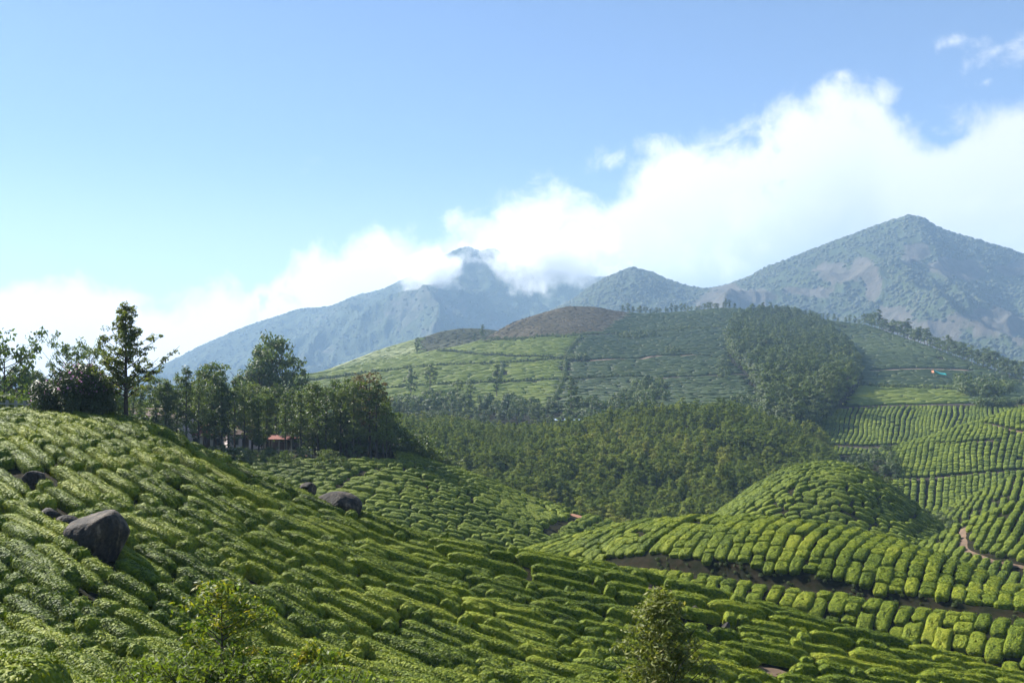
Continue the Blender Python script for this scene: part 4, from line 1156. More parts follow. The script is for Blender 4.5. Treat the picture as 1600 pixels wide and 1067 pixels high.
# young eucalyptus of the wood: seven kinds, about 8 m tall
EUC = []
for k in range(8):
    w = [1.5, 1.8, 1.3, 2.1, 1.6, 1.9, 2.4, 1.4][k]
    hh = [8.5, 7.5, 9.0, 7.0, 8.0, 6.5, 7.5, 9.5][k]
    EUC.append(joined_tree('eucalyptus_tree_%d' % k, 100 + k, M['euc'], M['bark'], H=hh, base=hh * 0.22, prof=lambda t, w=w: w * (math.sin(math.pi * (0.22 + 0.72 * t)) ** 0.8) + 0.1,
               nlimb=22, clusters=2.6, per=44, leaf=0.15, crad=0.52, trunk_r=0.14, up=0.5, sides=5, limb_sides=3, tips=(0.5, 1.0), aspect=0.6, solid=0.7))
def wood_points(hill, u0, u1, v0, v1, spacing, mask, seed, yb):
    rng = np.random.default_rng(seed)
    xs = np.arange(yb[0], yb[1], spacing); ys = np.arange(yb[2], yb[3], spacing)
    X, Y = np.meshgrid(xs, ys, indexing='ij')
    X = X + rng.uniform(-.45, .45, X.shape) * spacing; Y = Y + rng.uniform(-.45, .45, X.shape) * spacing
    X = X.ravel(); Y = Y.ravel()
    u, v = px_of(hill, X, Y)
    ok = (u > u0) & (u < u1) & (v > v0) & (v < v1) & (hill.z(X, Y) > -300) & (Y < hill.ry(X, Y) + 8)
    ok &= mask(u, v, X, Y) & topmost(hill, X, Y, 1.0)
    X = X[ok]; Y = Y[ok]
    return np.stack([X, Y, hill.z(X, Y)], 1), rng
def wmaskF(u, v, x, y):
    return (u < 1345)  & (vnoise(x / 9, y / 9, 77) > 0.12)
PF, rng = wood_points(HF, 540, 1360, 600, 870, 1.8, wmaskF, 51, (-60, 110, 150, 305))
nF = len(PF)
RF = np.column_stack([np.zeros(nF), np.zeros(nF), rng.uniform(0, 6.28, nF)])
big = vnoise(PF[:, 0] / 14, PF[:, 1] / 14, 78)
sF = rng.uniform(0.55, 0.95, nF) * (0.6 + 0.5 * big)
sF *= np.interp(PF[:, 1], [160, 230, 300], [0.92, 0.9, 0.8])
SF = np.column_stack([sF * rng.uniform(0.85, 1.25, nF), sF * rng.uniform(0.85, 1.25, nF), sF])
IF = rng.integers(0, 8, nF)
# 300 that show largest as trees of their own
uF = 800 + F * PF[:, 0] / PF[:, 1]; vF = VH - F * PF[:, 2] / PF[:, 1]
front = np.interp(uF, [560, 600, 660, 740, 800, 870, 960, 1050, 1170, 1200, 1240, 1290, 1340], [690, 700, 720, 743, 768, 795, 825, 812, 775, 757, 735, 727, 734])
visF = (vF - 22 < front) & (uF > 605)
sc_ = np.where(visF, sF / PF[:, 1], -1)
pick = np.argsort(-sc_)[:300]
for k in pick:
    o = bpy.data.objects.new('eucalyptus_tree', EUC[IF[k]]); COL.objects.link(o)
    o.location = PF[k]; o.rotation_euler = RF[k]; o.scale = SF[k]
    o['label'] = 'slender green eucalyptus tree in the nearer ranks of the valley wood'; o['category'] = 'tree'; o['group'] = 'eucalyptus trees of the valley wood'
rest = np.ones(nF, bool); rest[pick] = False
scatter('eucalyptus_wood', EUC, PF[rest], RF[rest], SF[rest], IF[rest], 'dense young eucalyptus wood filling the valley below the plantation hill', 'wood')

PW, rng = wood_points(HG, 1120, 1345, 480, 690, 3.4, lambda u, v, x, y: inwood(u, v), 52, (80, 260, 280, 740))
nW = len(PW)
s = rng.uniform(0.9, 1.45, nW)
EUC_D = []
for me_ in EUC:
    c_ = me_.copy(); c_.materials[1] = M['grove']; EUC_D.append(c_)
scatter('hillside_wood', EUC_D, PW, np.column_stack([np.zeros(nW), np.zeros(nW), rng.uniform(0, 6.28, nW)]), np.column_stack([s * 1.15, s * 1.15, s]), rng.integers(0, 8, nW),
        'dark wedge of eucalyptus wood on the plantation hillside', 'wood')
PV, rng = wood_points(HG, 540, 1260, 645, 720, 3.6, lambda u, v, x, y: (vnoise(x / 16, y / 16, 91) > 0.3) & ~inwood(u, v) & ~((np.abs(u - 888) < 26) & (y < 345) & (y > 300)), 53, (-80, 130, 270, 352))
nV = len(PV); s = rng.uniform(0.28, 0.6, nV)
scatter('valley_trees', EUC_D, PV, np.column_stack([np.zeros(nV), np.zeros(nV), rng.uniform(0, 6.28, nV)]), np.column_stack([s * 1.5, s * 1.5, s]), rng.integers(0, 8, nV),
        'mixed trees round the small houses between the wood and the green fields', 'trees')
# trees and scrub at the foot of the plantation hill, along its lines and on its crest
SCR = []
for k in range(5):
    SCR.append(joined_tree('scrub_%d' % k, 140 + k, M['grove'], M['bark_dark'], H=3.2, base=0.5, prof=lambda t: 1.5 * math.sin(math.pi * (0.3 + 0.65 * t)) + 0.1, solid=0.6,
               nlimb=16, clusters=2.4, per=16, leaf=0.22, crad=0.55, trunk_r=0.1, up=0.6, sides=4, limb_sides=3))
sp, sr, ss, si = [], [], [], []
def scrub_at(x, y, z, s, rng):
    s = s * 0.62
    sp.append((x, y, z)); sr.append((0, 0, rng.uniform(0, 6.28))); ss.append((s * rng.uniform(.9, 1.3), s * rng.uniform(.9, 1.3), s)); si.append(rng.integers(0, 5))
rng = np.random.default_rng(60)
def blob(hill, u, v, ru, rv, n, s0, s1, rng=rng):
    for _ in range(n):
        a = rng.uniform(0, 6.28); r = math.sqrt(rng.uniform())
        x, y = hill.unproject(u + ru * r * math.cos(a), v + rv * r * math.sin(a))
        scrub_at(x, y, float(hill.z(np.array([x]), np.array([y]))[0]) - 0.2, rng.uniform(s0, s1), rng)
for b in ((1240, 650, 60, 12, 60, 1.0, 2.0), (905, 563, 18, 4, 30, .9, 1.8), (995, 526, 36, 4, 55, .9, 1.7), (1070, 516, 40, 3, 30, .6, 1.3), (1052, 551, 12, 4, 14, 1, 1.9), (800, 531, 45, 2.5, 45, .6, 1.0), (870, 527, 40, 2, 40, .6, 1.0),
          (960, 640, 70, 10, 70, 1.2, 2.2), (1000, 625, 45, 12, 40, 1.0, 2.0), (1015, 608, 25, 10, 22, 1.0, 2.2), (920, 660, 40, 8, 40, 1.0, 2.0), (1060, 650, 60, 8, 40, 1.0, 1.9), (1180, 640, 40, 12, 50, 1.2, 2.2),
          (830, 640, 50, 8, 36, 1.0, 2.0), (760, 634, 60, 10, 40, 1.0, 2.2), (690, 636, 40, 9, 30, 1.2, 2.4), (640, 640, 40, 10, 40, 1.2, 2.6), (1230, 655, 30, 12, 30, 1.2, 2.2), (1290, 625, 20, 12, 16, 1, 1.8),
          (1540, 612, 45, 12, 80, 1.4, 2.6), (1500, 605, 14, 10, 14, 1.4, 2.6), (1440, 608, 50, 1.5, 16, .5, .9), (1560, 636, 40, 3, 30, 1.0, 1.6), (1320, 588, 12, 6, 12, 1.0, 1.8), (1130, 580, 10, 20, 26, 1, 1.8)):
    blob(HG, *b)
for l in DARKLINES:
    Pl = poly_px(HG, l); L_ = np.linalg.norm(np.diff(Pl, axis=0), axis=1); cum = np.concatenate([[0], np.cumsum(L_)])
    for s in np.arange(0, cum[-1], 1.7):
        x, y = np.interp(s, cum, Pl[:, 0]), np.interp(s, cum, Pl[:, 1])
        scrub_at(x, y, float(HG.z(np.array([x]), np.array([y]))[0]) - 0.3, rng.uniform(0.7, 1.15), rng)
for _ in range(60):      # valley scrub right of the dome
    u = rng.uniform(1310, 1400); v = rng.uniform(705, 750)
    x, y = HE3.unproject(u, v); scrub_at(x, y, float(HE3.z(np.array([x]), np.array([y]))[0]) - 0.2, rng.uniform(.6, 1.3), rng)
for _ in range(150):     # gully right of the dome, dark bank below terraced rows
    u = rng.uniform(1330, 1490); y = rng.uniform(146, 172); x = (u - 800) / F * y
    scrub_at(x, y, float(ground(np.array([x]), np.array([y]))[0]) - 0.2, rng.uniform(.35, .8), rng)
for _ in range(160):    # the dark bank below the terraced rows
    u = rng.uniform(860, 1640); k = rng.uniform(0, 1)
    y = float(np.interp(u, [800, 880, 1000, 1100, 1250, 1400, 1600, 1800], [82, 82, 77, 73.5, 69.5, 66.5, 62, 59])) + rng.uniform(-0.1, 0.9)
    x = (u - 800) / F * y
    if vnoise(u / 25.0, 2.2, 8) > 0.4: scrub_at(x, y, float(HC.z(np.array([x]), np.array([y]))[0]) - 0.05, rng.uniform(.07, .18), rng)
scatter('scrub', SCR, sp, sr, ss, si, 'low bushes along field edges and at the foot of the plantation hill', 'scrub')

# crest trees on the plantation hill (one by one: they stand out against the mountain)
def crest(u0, u1, n, smin, smax, seed, what, yb=0.0):
    rng = np.random.default_rng(seed)
    for k in range(n):
        u = u0 + (u1 - u0) * (k + rng.uniform(0.1, 0.9)) / n
        Y = float(np.interp(u, HG.ug, HG.ridgeY)) + rng.uniform(-8, 3) + yb
        x, y, z = at(u, Y, HG)
        s = rng.uniform(smin, smax)
        o = bpy.data.objects.new('crest_tree', EUC_D[int(rng.integers(0, 8))]); COL.objects.link(o)
        o.location = (x, y, z - 0.3); o.rotation_euler = (0, 0, rng.uniform(0, 6)); o.scale = (s * 1.3, s * 1.3, s)
        o['label'] = '%s %s' % (ordinal(k + 1), what); o['category'] = 'tree'; o['group'] = what + 's'
crest(1350, 1600, 60, 0.9, 1.6, 61, 'tree from the left in the line down the right skyline', -4)
crest(970, 1150, 30, 0.5, 0.95, 62, 'small tree from the left along the flat skyline')
crest(1210, 1345, 18, 0.45, 0.8, 63, 'low tree from the left on skyline above hillside wood')
for k, (u, v, s, lb) in enumerate(((754, 531, 1.7, 'lone tall tree on the ridge left of the dry brown top'), (741, 535, 1.3, 'shorter tree on the ridge beside the lone tall tree'), (652, 553, 1.7, 'lone tree at the left end of the green field ridge'),
        (672, 612, 2.3, 'tall pointed tree in front of the green fields'), (642, 622, 2.1, 'thin tree left of the tall pointed tree in front of the green fields'), (735, 622, 1.6, 'round tree standing below the lower green field line'), (715, 628, 1.6, 'tree just left of the round tree below the green field'),
        (776, 622, 1.9, 'thin open tree at the foot of the short field divider'), (892, 650, 2.2, 'dark tree standing over the blue-roofed houses'), (1128, 582, 1.1, 'lone small tree in the dark field left of the hillside wood'))):
    x, y = HG.unproject(u, v)
    o = bpy.data.objects.new('field_tree', EUC_D[k % 8]); COL.objects.link(o)
    s *= 0.72
    o.location = (x, y, float(HG.z(np.array([x]), np.array([y]))[0]) - 0.3); o.scale = (s, s, s); o.rotation_euler = (0, 0, k * 1.3)
    o['label'] = lb; o['category'] = 'tree'

# mountain canopy
def blob_mesh(name, seed):
    nr, ns = 6, 9
    ph = np.linspace(0.01, math.pi * 0.62, nr); th = np.arange(ns) / ns * 2 * math.pi
    P_, T_ = np.meshgrid(ph, th, indexing='ij')
    r = 1 + 0.5 * (fbm(np.cos(T_) * 1.4 + seed * 3.1 + 5, np.sin(T_) * 1.4 + P_ * 1.5 + 7, 3, seed) - 0.5)
    V = np.stack([np.sin(P_) * np.cos(T_) * r, np.sin(P_) * np.sin(T_) * r, np.cos(P_) * r * 0.9], -1)
    return mesh_np(name, V.reshape(-1, 3), [grid_faces(nr, ns, True)], True, [M['mtn_tree']])
BL = [blob_mesh('mountain_tree_%d' % k, 200 + k) for k in range(5)]
for Pm, smin, smax, lb in ((MTN_PTS[0], 1.6, 5.0, 'forest canopy scattered over the right-hand mountain'), (MTN_PTS[1], 1.6, 4.6, 'forest canopy scattered over the cloud-topped left mountain')):
    rng = np.random.default_rng(70)
    n = len(Pm); s = smin + (smax - smin) * rng.uniform(0, 1, n) ** 2
    scatter('mountain_forest', BL, Pm - np.array([0, 0, 1.0]), np.column_stack([rng.normal(0, .1, n), rng.normal(0, .1, n), rng.uniform(0, 6.28, n)]),
            np.column_stack([s * rng.uniform(.8, 1.3, n), s * rng.uniform(.8, 1.3, n), s * rng.uniform(.7, 1.1, n)]), rng.integers(0, 5, n), lb, 'forest')

# ------------------------------------------------------------------ the grove
GRV = []
for k in range(6):
    w = [1.9, 1.5, 2.3, 1.7, 2.0, 1.4][k]
    GRV.append(tree_meshes('grove_tree_%d' % k, 300 + k, M['grove'], M['bark_dark'], H=10.0, base=[2.4, 3.0, 2.0, 2.6, 1.8, 3.4][k],
               prof=lambda t, w=w, k=k: w * (0.55 + 0.45 * math.sin(7 * t + k)) * (1 - 0.55 * t) + 0.25, nlimb=32, clusters=3.6, per=32, leaf=0.12, crad=0.52, trunk_r=0.16, up=0.45, wob=0.022, sides=7, limb_sides=4, tips=(0.3, 1.0)))
GRV_BROWN = tree_meshes('grove_tree_brown', 320, M['brownleaf'], M['bark_dark'], H=10.0, base=3.5, prof=lambda t: 2.0 * math.sin(math.pi * (0.25 + 0.6 * t)), nlimb=28, clusters=3.4, per=18, leaf=0.15, crad=0.5, trunk_r=0.16, up=0.5)
UNDER = tree_meshes('understorey', 330, M['grove'], M['bark_dark'], H=4.0, base=0.4, prof=lambda t: 1.7 * math.sin(math.pi * (0.3 + 0.65 * t)) + .1, nlimb=22, clusters=3.2, per=22, leaf=0.15, crad=0.55, trunk_r=0.09, up=0.6, tips=(0.3, 1.0))
grove = [(208, 590, 118), (222, 600, 124), (243, 588, 120), (258, 592, 116), (276, 582, 122), (291, 572, 118), (310, 590, 114), (318, 574, 121), (335, 566, 119), (346, 592, 116), (357, 598, 128), (367, 588, 121), (382, 604, 117), (394, 596, 130),
         (404, 616, 116), (417, 606, 122), (431, 598, 131), (446, 612, 117), (458, 604, 124), (471, 610, 118), (484, 598, 127), (497, 596, 120), (509, 602, 116), (521, 592, 126), (532, 600, 119), (541, 588, 122), (552, 594, 116),
         (563, 590, 125), (577, 582, 119), (588, 594, 116), (599, 606, 120), (604, 625, 114), (262, 600, 132), (302, 596, 133), (345, 590, 136), (378, 606, 138), (412, 604, 140), (500, 604, 138), (530, 600, 137), (560, 598, 134), (585, 600, 131), (450, 612, 141)]
posn = sorted(range(len(grove)), key=lambda k: grove[k][0])
ordin = {k: i for i, k in enumerate(posn)}
rng = np.random.default_rng(80)
for k, (u, vt, Y) in enumerate(grove):
    x, y, z = at(u, Y, HB)
    h = (VH - vt) / F * Y - z
    side = 'left third' if u < 340 else ('middle' if u < 480 else 'right end')
    rank = 'front rank' if Y < 119 else ('middle rank' if Y < 127 else 'back rank')
    m = GRV[k % 6]; lb = 'tall slender tree, %s from the left end of the grove, in its %s' % (ordinal(ordin[k] + 1), rank)
    if u in (577, 563): m = GRV_BROWN; lb = 'tree with browning leaves near the right end of the grove, %s' % ('the more right of two' if u == 577 else 'the more left of two')
    plant_tree('grove_tree', m, (x, y, z - 0.2), h / 10.0, rng.uniform(0, 6.28), lb, 'tree', 'tall trees of the grove', rng.uniform(0.95, 1.3))
rng = np.random.default_rng(81)
up_, ur_, us_, ui_ = [], [], [], []
UJ = [joined_tree('understorey_%d' % k, 335 + k, M['grove'], M['bark_dark'], H=3.6, base=0.3, prof=lambda t: 1.6 * math.sin(math.pi * (0.3 + 0.65 * t)) + .1, nlimb=18, clusters=3, per=20, leaf=0.16, crad=0.55, trunk_r=0.08, up=0.6, limb_sides=3) for k in range(3)]
def under(u, Y, s):
    x, y, z = at(u, Y); up_.append((x, y, z - 0.2)); ur_.append((0, 0, rng.uniform(0, 6.28))); us_.append((s * rng.uniform(.9, 1.3), s * rng.uniform(.9, 1.3), s)); ui_.append(rng.integers(0, 3))
for _ in range(60):
    u = rng.uniform(490, 612); under(u, rng.uniform(122, 145), rng.uniform(.6, 1.5))
for _ in range(90):
    u = rng.uniform(190, 480); under(u, rng.uniform(150, 172), rng.uniform(.9, 1.8))
for _ in range(45):
    u = rng.uniform(300, 560); under(u, rng.uniform(104, 115), rng.uniform(.25, .5))
for _ in range(110):
    u = rng.uniform(-140, 230); under(u, rng.uniform(70, 125), rng.uniform(.7, 1.5))
for _ in range(70):
    u = rng.uniform(-140, 60); under(u, rng.uniform(64, 90), rng.uniform(.6, 1.2))
for _ in range(80):
    u = rng.uniform(560, 700); under(u, rng.uniform(128, 160), rng.uniform(.5, 1.1))
scatter('undergrowth', UJ, up_, ur_, us_, ui_, 'dense undergrowth between and behind the grove trees', 'undergrowth')

# bigger trees behind
BROAD = tree_meshes('broad_tree', 340, M['grove'], M['bark_dark'], H=10.0, base=2.5, prof=lambda t: 3.0 * math.sin(math.pi * (0.28 + 0.64 * t)) + 0.3, nlimb=52, clusters=4.4, per=40, leaf=0.14, crad=0.6, trunk_r=0.24, solid=0.3, up=0.55)
BROAD2 = tree_meshes('broad_tree_open', 343, M['grove'], M['bark_dark'], H=10.0, base=4.5, prof=lambda t: 3.6 * math.sin(math.pi * (0.25 + 0.6 * t)) + 0.3, nlimb=22, clusters=3, per=30, leaf=0.17, crad=0.7, trunk_r=0.22, up=0.45)
def big_tree(u, vt, Y, mesh, label, sxy=1.0, rz=0.0, name='broad_tree'):
    x, y, z = at(u, Y)
    h = (VH - vt) / F * Y - z
    plant_tree(name, mesh, (x, y, z - 0.3), h / 10.0, rz, label, 'tree', None, sxy)
big_tree(432, 530, 190, BROAD, 'large dense tree rising behind the grove against the left mountain', 0.72, 0.4)
big_tree(405, 566, 186, BROAD, 'lower tree leaning against the large dense tree behind the grove', 0.8, 2.0)
big_tree(385, 590, 200, BROAD, 'small rounded tree at the left foot of the large dense tree', 0.8, 3.0)
big_tree(104, 536, 112, BROAD2, 'flat-topped tree against the sky above the flowering shrub', 0.62, 0.3)
big_tree(142, 542, 116, BROAD2, 'open tree against the sky between the flat-topped tree and the silver oak', 0.6, 1.7)
big_tree(12, 540, 84, BROAD2, 'open-crowned tree at the left picture edge', 0.75, 2.2)
big_tree(-40, 560, 90, BROAD, 'dense tree partly outside the left picture edge', 0.9, 1.2)
big_tree(24, 570, 100, BROAD, 'dark round tree left of the flowering shrub', 0.9, 4.2)
big_tree(55, 578, 105, BROAD, 'low green tree directly behind the flowering shrub on its left', 0.9, 5.2)
big_tree(170, 590, 100, BROAD, 'low tree directly behind the silver oak trunk', 0.8, 0.2)

# the silver oak on the near slope
OAK = tree_meshes('silver_oak', 351, M['oak'], M['bark_dark'], H=7.4, base=1.75, prof=lambda t: 2.95 * (1 - t) ** 0.75 * (0.8 + 0.2 * math.sin(16 * t)) + 0.18, nlimb=60, clusters=5.2, per=26, leaf=0.095, crad=0.27, trunk_r=0.15, up=0.55, wob=0.012, sides=9, tips=(0.25, 1.0), limb_r=0.28, aspect=0.4)
x, y, z = at(197, 57.2, HA)
plant_tree('silver_oak', OAK, (x, y, z - 0.1), ((VH - 474) / F * 57.2 - z + 0.1) / 7.4, 0.8, 'slender silver oak with a straight dark trunk standing alone on the near slope crest', 'tree')

# flowering shrub beside it
def flowering_shrub():
    rng = np.random.default_rng(361)
    x, y, z = at(120, 57.6, HA)
    e = obj('flowering_shrub', None, loc=(x, y, z - 0.2), label='big dark rounded shrub flecked with lilac flowers beside the silver oak', cat='shrub')
    tr = Parts()
    C = []
    for k in range(90):
        a = rng.uniform(0, 6.28); rr = math.sqrt(rng.uniform(0, 1)); hh = rng.uniform(0.25, 1)
        px = math.cos(a) * rr * 2.35; py = math.sin(a) * rr * 1.7
        top = 3.4 * math.sqrt(max(0.05, 1 - 0.75 * rr * rr))
        C.append((px, py, top * hh))
        if k % 3 == 0:
            s = np.linspace(0, 1, 4)[:, None]
            tr.tube(np.array([[px * .15, py * .15, 0]]) * (1 - s) + np.array([[px, py, top * hh]]) * s, 0.06 * (1 - 0.8 * s[:, 0]), 5)
    C = np.array(C); per = 260; P = np.repeat(C, per, 0); n = len(P)
    d = rng.normal(size=(n, 3)); d /= np.linalg.norm(d, axis=1)[:, None]; P = P + d * (rng.uniform(.2, 1, n) ** .5)[:, None] * 0.62
    V, Q = leaf_cards(rng, P, np.full(n, 0.085), 0.5, d + np.array([0, 0, .4]), 0.6)
    obj('trunk', tr.mesh('shrub_stems', [M['bark_dark']]), e)
    obj('crown', mesh_np('shrub_crown', V, [Q], False, [M['shrub']]), e)
    sel = rng.choice(n, 900, replace=False)
    out = P[sel] + d[sel] * 0.1
    keep = (out[:, 2] > 1.6) | (out[:, 0] < -1.2)
    V, Q = leaf_cards(rng, out[keep], np.full(keep.sum(), 0.075), 0.8, d[sel][keep], 0.7)
    obj('flowers', mesh_np('shrub_flowers', V, [Q], False, [M['flower']]), e, label='lilac flower clusters on the shrub')
flowering_shrub()

# ------------------------------------------------------------------ foreground plants
def leafy(name, me_tr, me_cr, loc, label, cat='tree', rz=0.0, sc=1.0):
    return plant_tree(name, (me_tr, me_cr), loc, sc, rz, label, cat)
SAP = tree_meshes('sapling', 371, M['sapling'], M['bark_dark'], H=3.3, base=1.15, prof=lambda t: 0.62 * math.sin(math.pi * (0.30 + 0.6 * t)) + 0.06, nlimb=30, clusters=5.0, per=26, leaf=0.045, crad=0.2, trunk_r=0.035, up=0.5, wob=0.015, sides=7, aspect=0.42, tips=(0.3, 1.0))
def fg(u, vt, Y, mesh, H, label, name, cat='tree', rz=0.0, sxy=1.0, zoff=0.0):
    x, y, z = at(u, Y); z = max(z, -99)
    h = (VH - vt) / F * Y - z
    plant_tree(name, mesh, (x, y, z - 0.05), h / H, rz, label, cat, None, sxy)
fg(347, 906, 18.5, SAP, 3.3, 'thin sapling with yellowing leaves in front of the near slope', 'sapling', rz=0.5, sxy=1.25)
FEA = tree_meshes('feathery_tree', 381, M['feather'], M['bark_dark'], H=5.0, base=0.8, prof=lambda t: 1.22 * (1 - t) ** 0.85 + 0.1, nlimb=64, clusters=8.0, per=34, leaf=0.055, crad=0.22, trunk_r=0.05, up=0.95, wob=0.012, sides=7, aspect=0.3, tips=(0.25, 1.0), limb_r=0.3)
fg(1034, 916, 20.5, FEA, 5.0, 'feathery light green young tree at the bottom of the picture', 'feathery_tree', rz=1.0, sxy=1.25)
YB = tree_meshes('yellow_shrub', 391, M['sapling'], M['bark_dark'], H=2.2, base=0.5, prof=lambda t: 0.42 * math.sin(math.pi * (0.3 + 0.65 * t)) + 0.05, nlimb=22, clusters=4, per=26, leaf=0.042, crad=0.16, trunk_r=0.025, up=0.7)
fg(489, 1002, 19.5, YB, 2.2, 'small yellow-tipped shrub right of the sapling', 'yellow_shrub', 'shrub', sxy=0.9)
fg(448, 1044, 19.0, YB, 2.2, 'low yellow-tipped shrub between the sapling and its taller twin', 'yellow_shrub', 'shrub', rz=2.0, sxy=1.6)
WEED = [joined_tree('weed_%d' % k, 400 + k, M['weed'], M['bark_dark'], H=1.6, base=0.15, prof=lambda t: 0.5 * math.sin(math.pi * (0.35 + 0.6 * t)) + 0.05, nlimb=16, clusters=3, per=14, leaf=0.045, crad=0.17, trunk_r=0.015, up=1.1, limb_sides=3, aspect=0.35, tips=(0.2, 1.0)) for k in range(4)]
rng = np.random.default_rng(90)
sp, sr, ss, si = [], [], [], []
for _ in range(230):
    u = rng.uniform(150, 600); Y = rng.uniform(16.5, 20.5)
    vt = np.interp(u, [150, 200, 260, 340, 420, 520, 600], [1090, 1058, 1040, 1030, 1045, 1066, 1095]) + rng.uniform(-8, 50)
    x, y, z = at(u, Y); top = (VH - vt) / F * Y; h = top - z
    if h < 0.4: continue
    s = min(h / 1.6, 1.5); 
    sp.append((x, y, top - 1.6 * s)); sr.append((rng.normal(0, .1), rng.normal(0, .1), rng.uniform(0, 6.28))); ss.append((s * 1.1, s * 1.1, s)); si.append(rng.integers(0, 4))
for _ in range(40):
    u = rng.uniform(930, 1130); Y = rng.uniform(19.5, 22)
    x, y, z = at(u, Y); sp.append((x, y, z)); sr.append((0, 0, rng.uniform(0, 6))); ss.append((1.6, 1.6, 1.6)); si.append(rng.integers(0, 4))
scatter('weeds', WEED, sp, sr, ss, si, 'tangle of leafy weeds round the foot of the sapling', 'weeds')
def corner_bush():
    rng = np.random.default_rng(95)
    V, Q, T, _ = pillow(rng, 1.3, 1.2, 0.9, 8, 28, 1600, 0.034)
    x, y, z = (20 - 800) / F * 13.0, 13.0, 0
    ztop = (VH - 1046) / F * 13.0
    me = mesh_np('corner_tea_bush', V, [Q, T], True, [M['tea']])
    o = obj('tea_bush', me, loc=(x, y, ztop - 0.85), label='bright yellow-green tea bush in the bottom left picture corner', cat='tea bush')
corner_bush()

# ------------------------------------------------------------------ buildings and small built things
M['wall_white'] = solid_mat('pale_pink_plaster', [(0.3, (0.62, 0.54, 0.54)), (0.7, (0.78, 0.70, 0.70))], 1.5, 0.9, 0.1)
M['wall_cream'] = solid_mat('cream_plaster', [(0.3, (0.55, 0.50, 0.42)), (0.7, (0.70, 0.65, 0.56))], 1.5, 0.9, 0.1)
M['roof_red'] = solid_mat('red_roof', [(0.3, (0.19, 0.06, 0.045)), (0.7, (0.30, 0.11, 0.085))], 2, 0.8, 0.3)
M['roof_blue'] = solid_mat('pale_blue_sheet_roof', [(0.3, (0.26, 0.36, 0.46)), (0.7, (0.36, 0.45, 0.54))], 1.0, 0.5, 0.1)
M['roof_brown'] = solid_mat('brown_roof', [(0.3, (0.09, 0.06, 0.05)), (0.7, (0.17, 0.11, 0.09))], 2, 0.85, 0.3)
M['wood'] = solid_mat('weathered_wood', [(0.3, (0.30, 0.26, 0.2)), (0.7, (0.45, 0.4, 0.32))], 5, 0.85, 0.2)
M['window'] = solid_mat('dark_window', [(0.3, (0.02, 0.025, 0.03)), (0.7, (0.04, 0.045, 0.05))], 2, 0.25, 0.0, spec=0.25)
M['door'] = solid_mat('brown_door', [(0.3, (0.08, 0.045, 0.03)), (0.7, (0.13, 0.075, 0.05))], 4, 0.7, 0.2)
M['teal'] = solid_mat('teal_tarpaulin', [(0.3, (0.02, 0.36, 0.33)), (0.7, (0.05, 0.48, 0.44))], 1, 0.5, 0.3)
M['orange'] = solid_mat('orange_cloth', [(0.3, (0.55, 0.22, 0.12)), (0.7, (0.68, 0.32, 0.2))], 1, 0.7, 0.2)
M['grey_wall'] = solid_mat('grey_concrete', [(0.3, (0.20, 0.21, 0.22)), (0.7, (0.32, 0.33, 0.34))], 2, 0.9, 0.2)

def one(fn, name, mat, parent):
    p = Parts(); fn(p)
    return obj(name, p.mesh(name, [mat], False), parent)

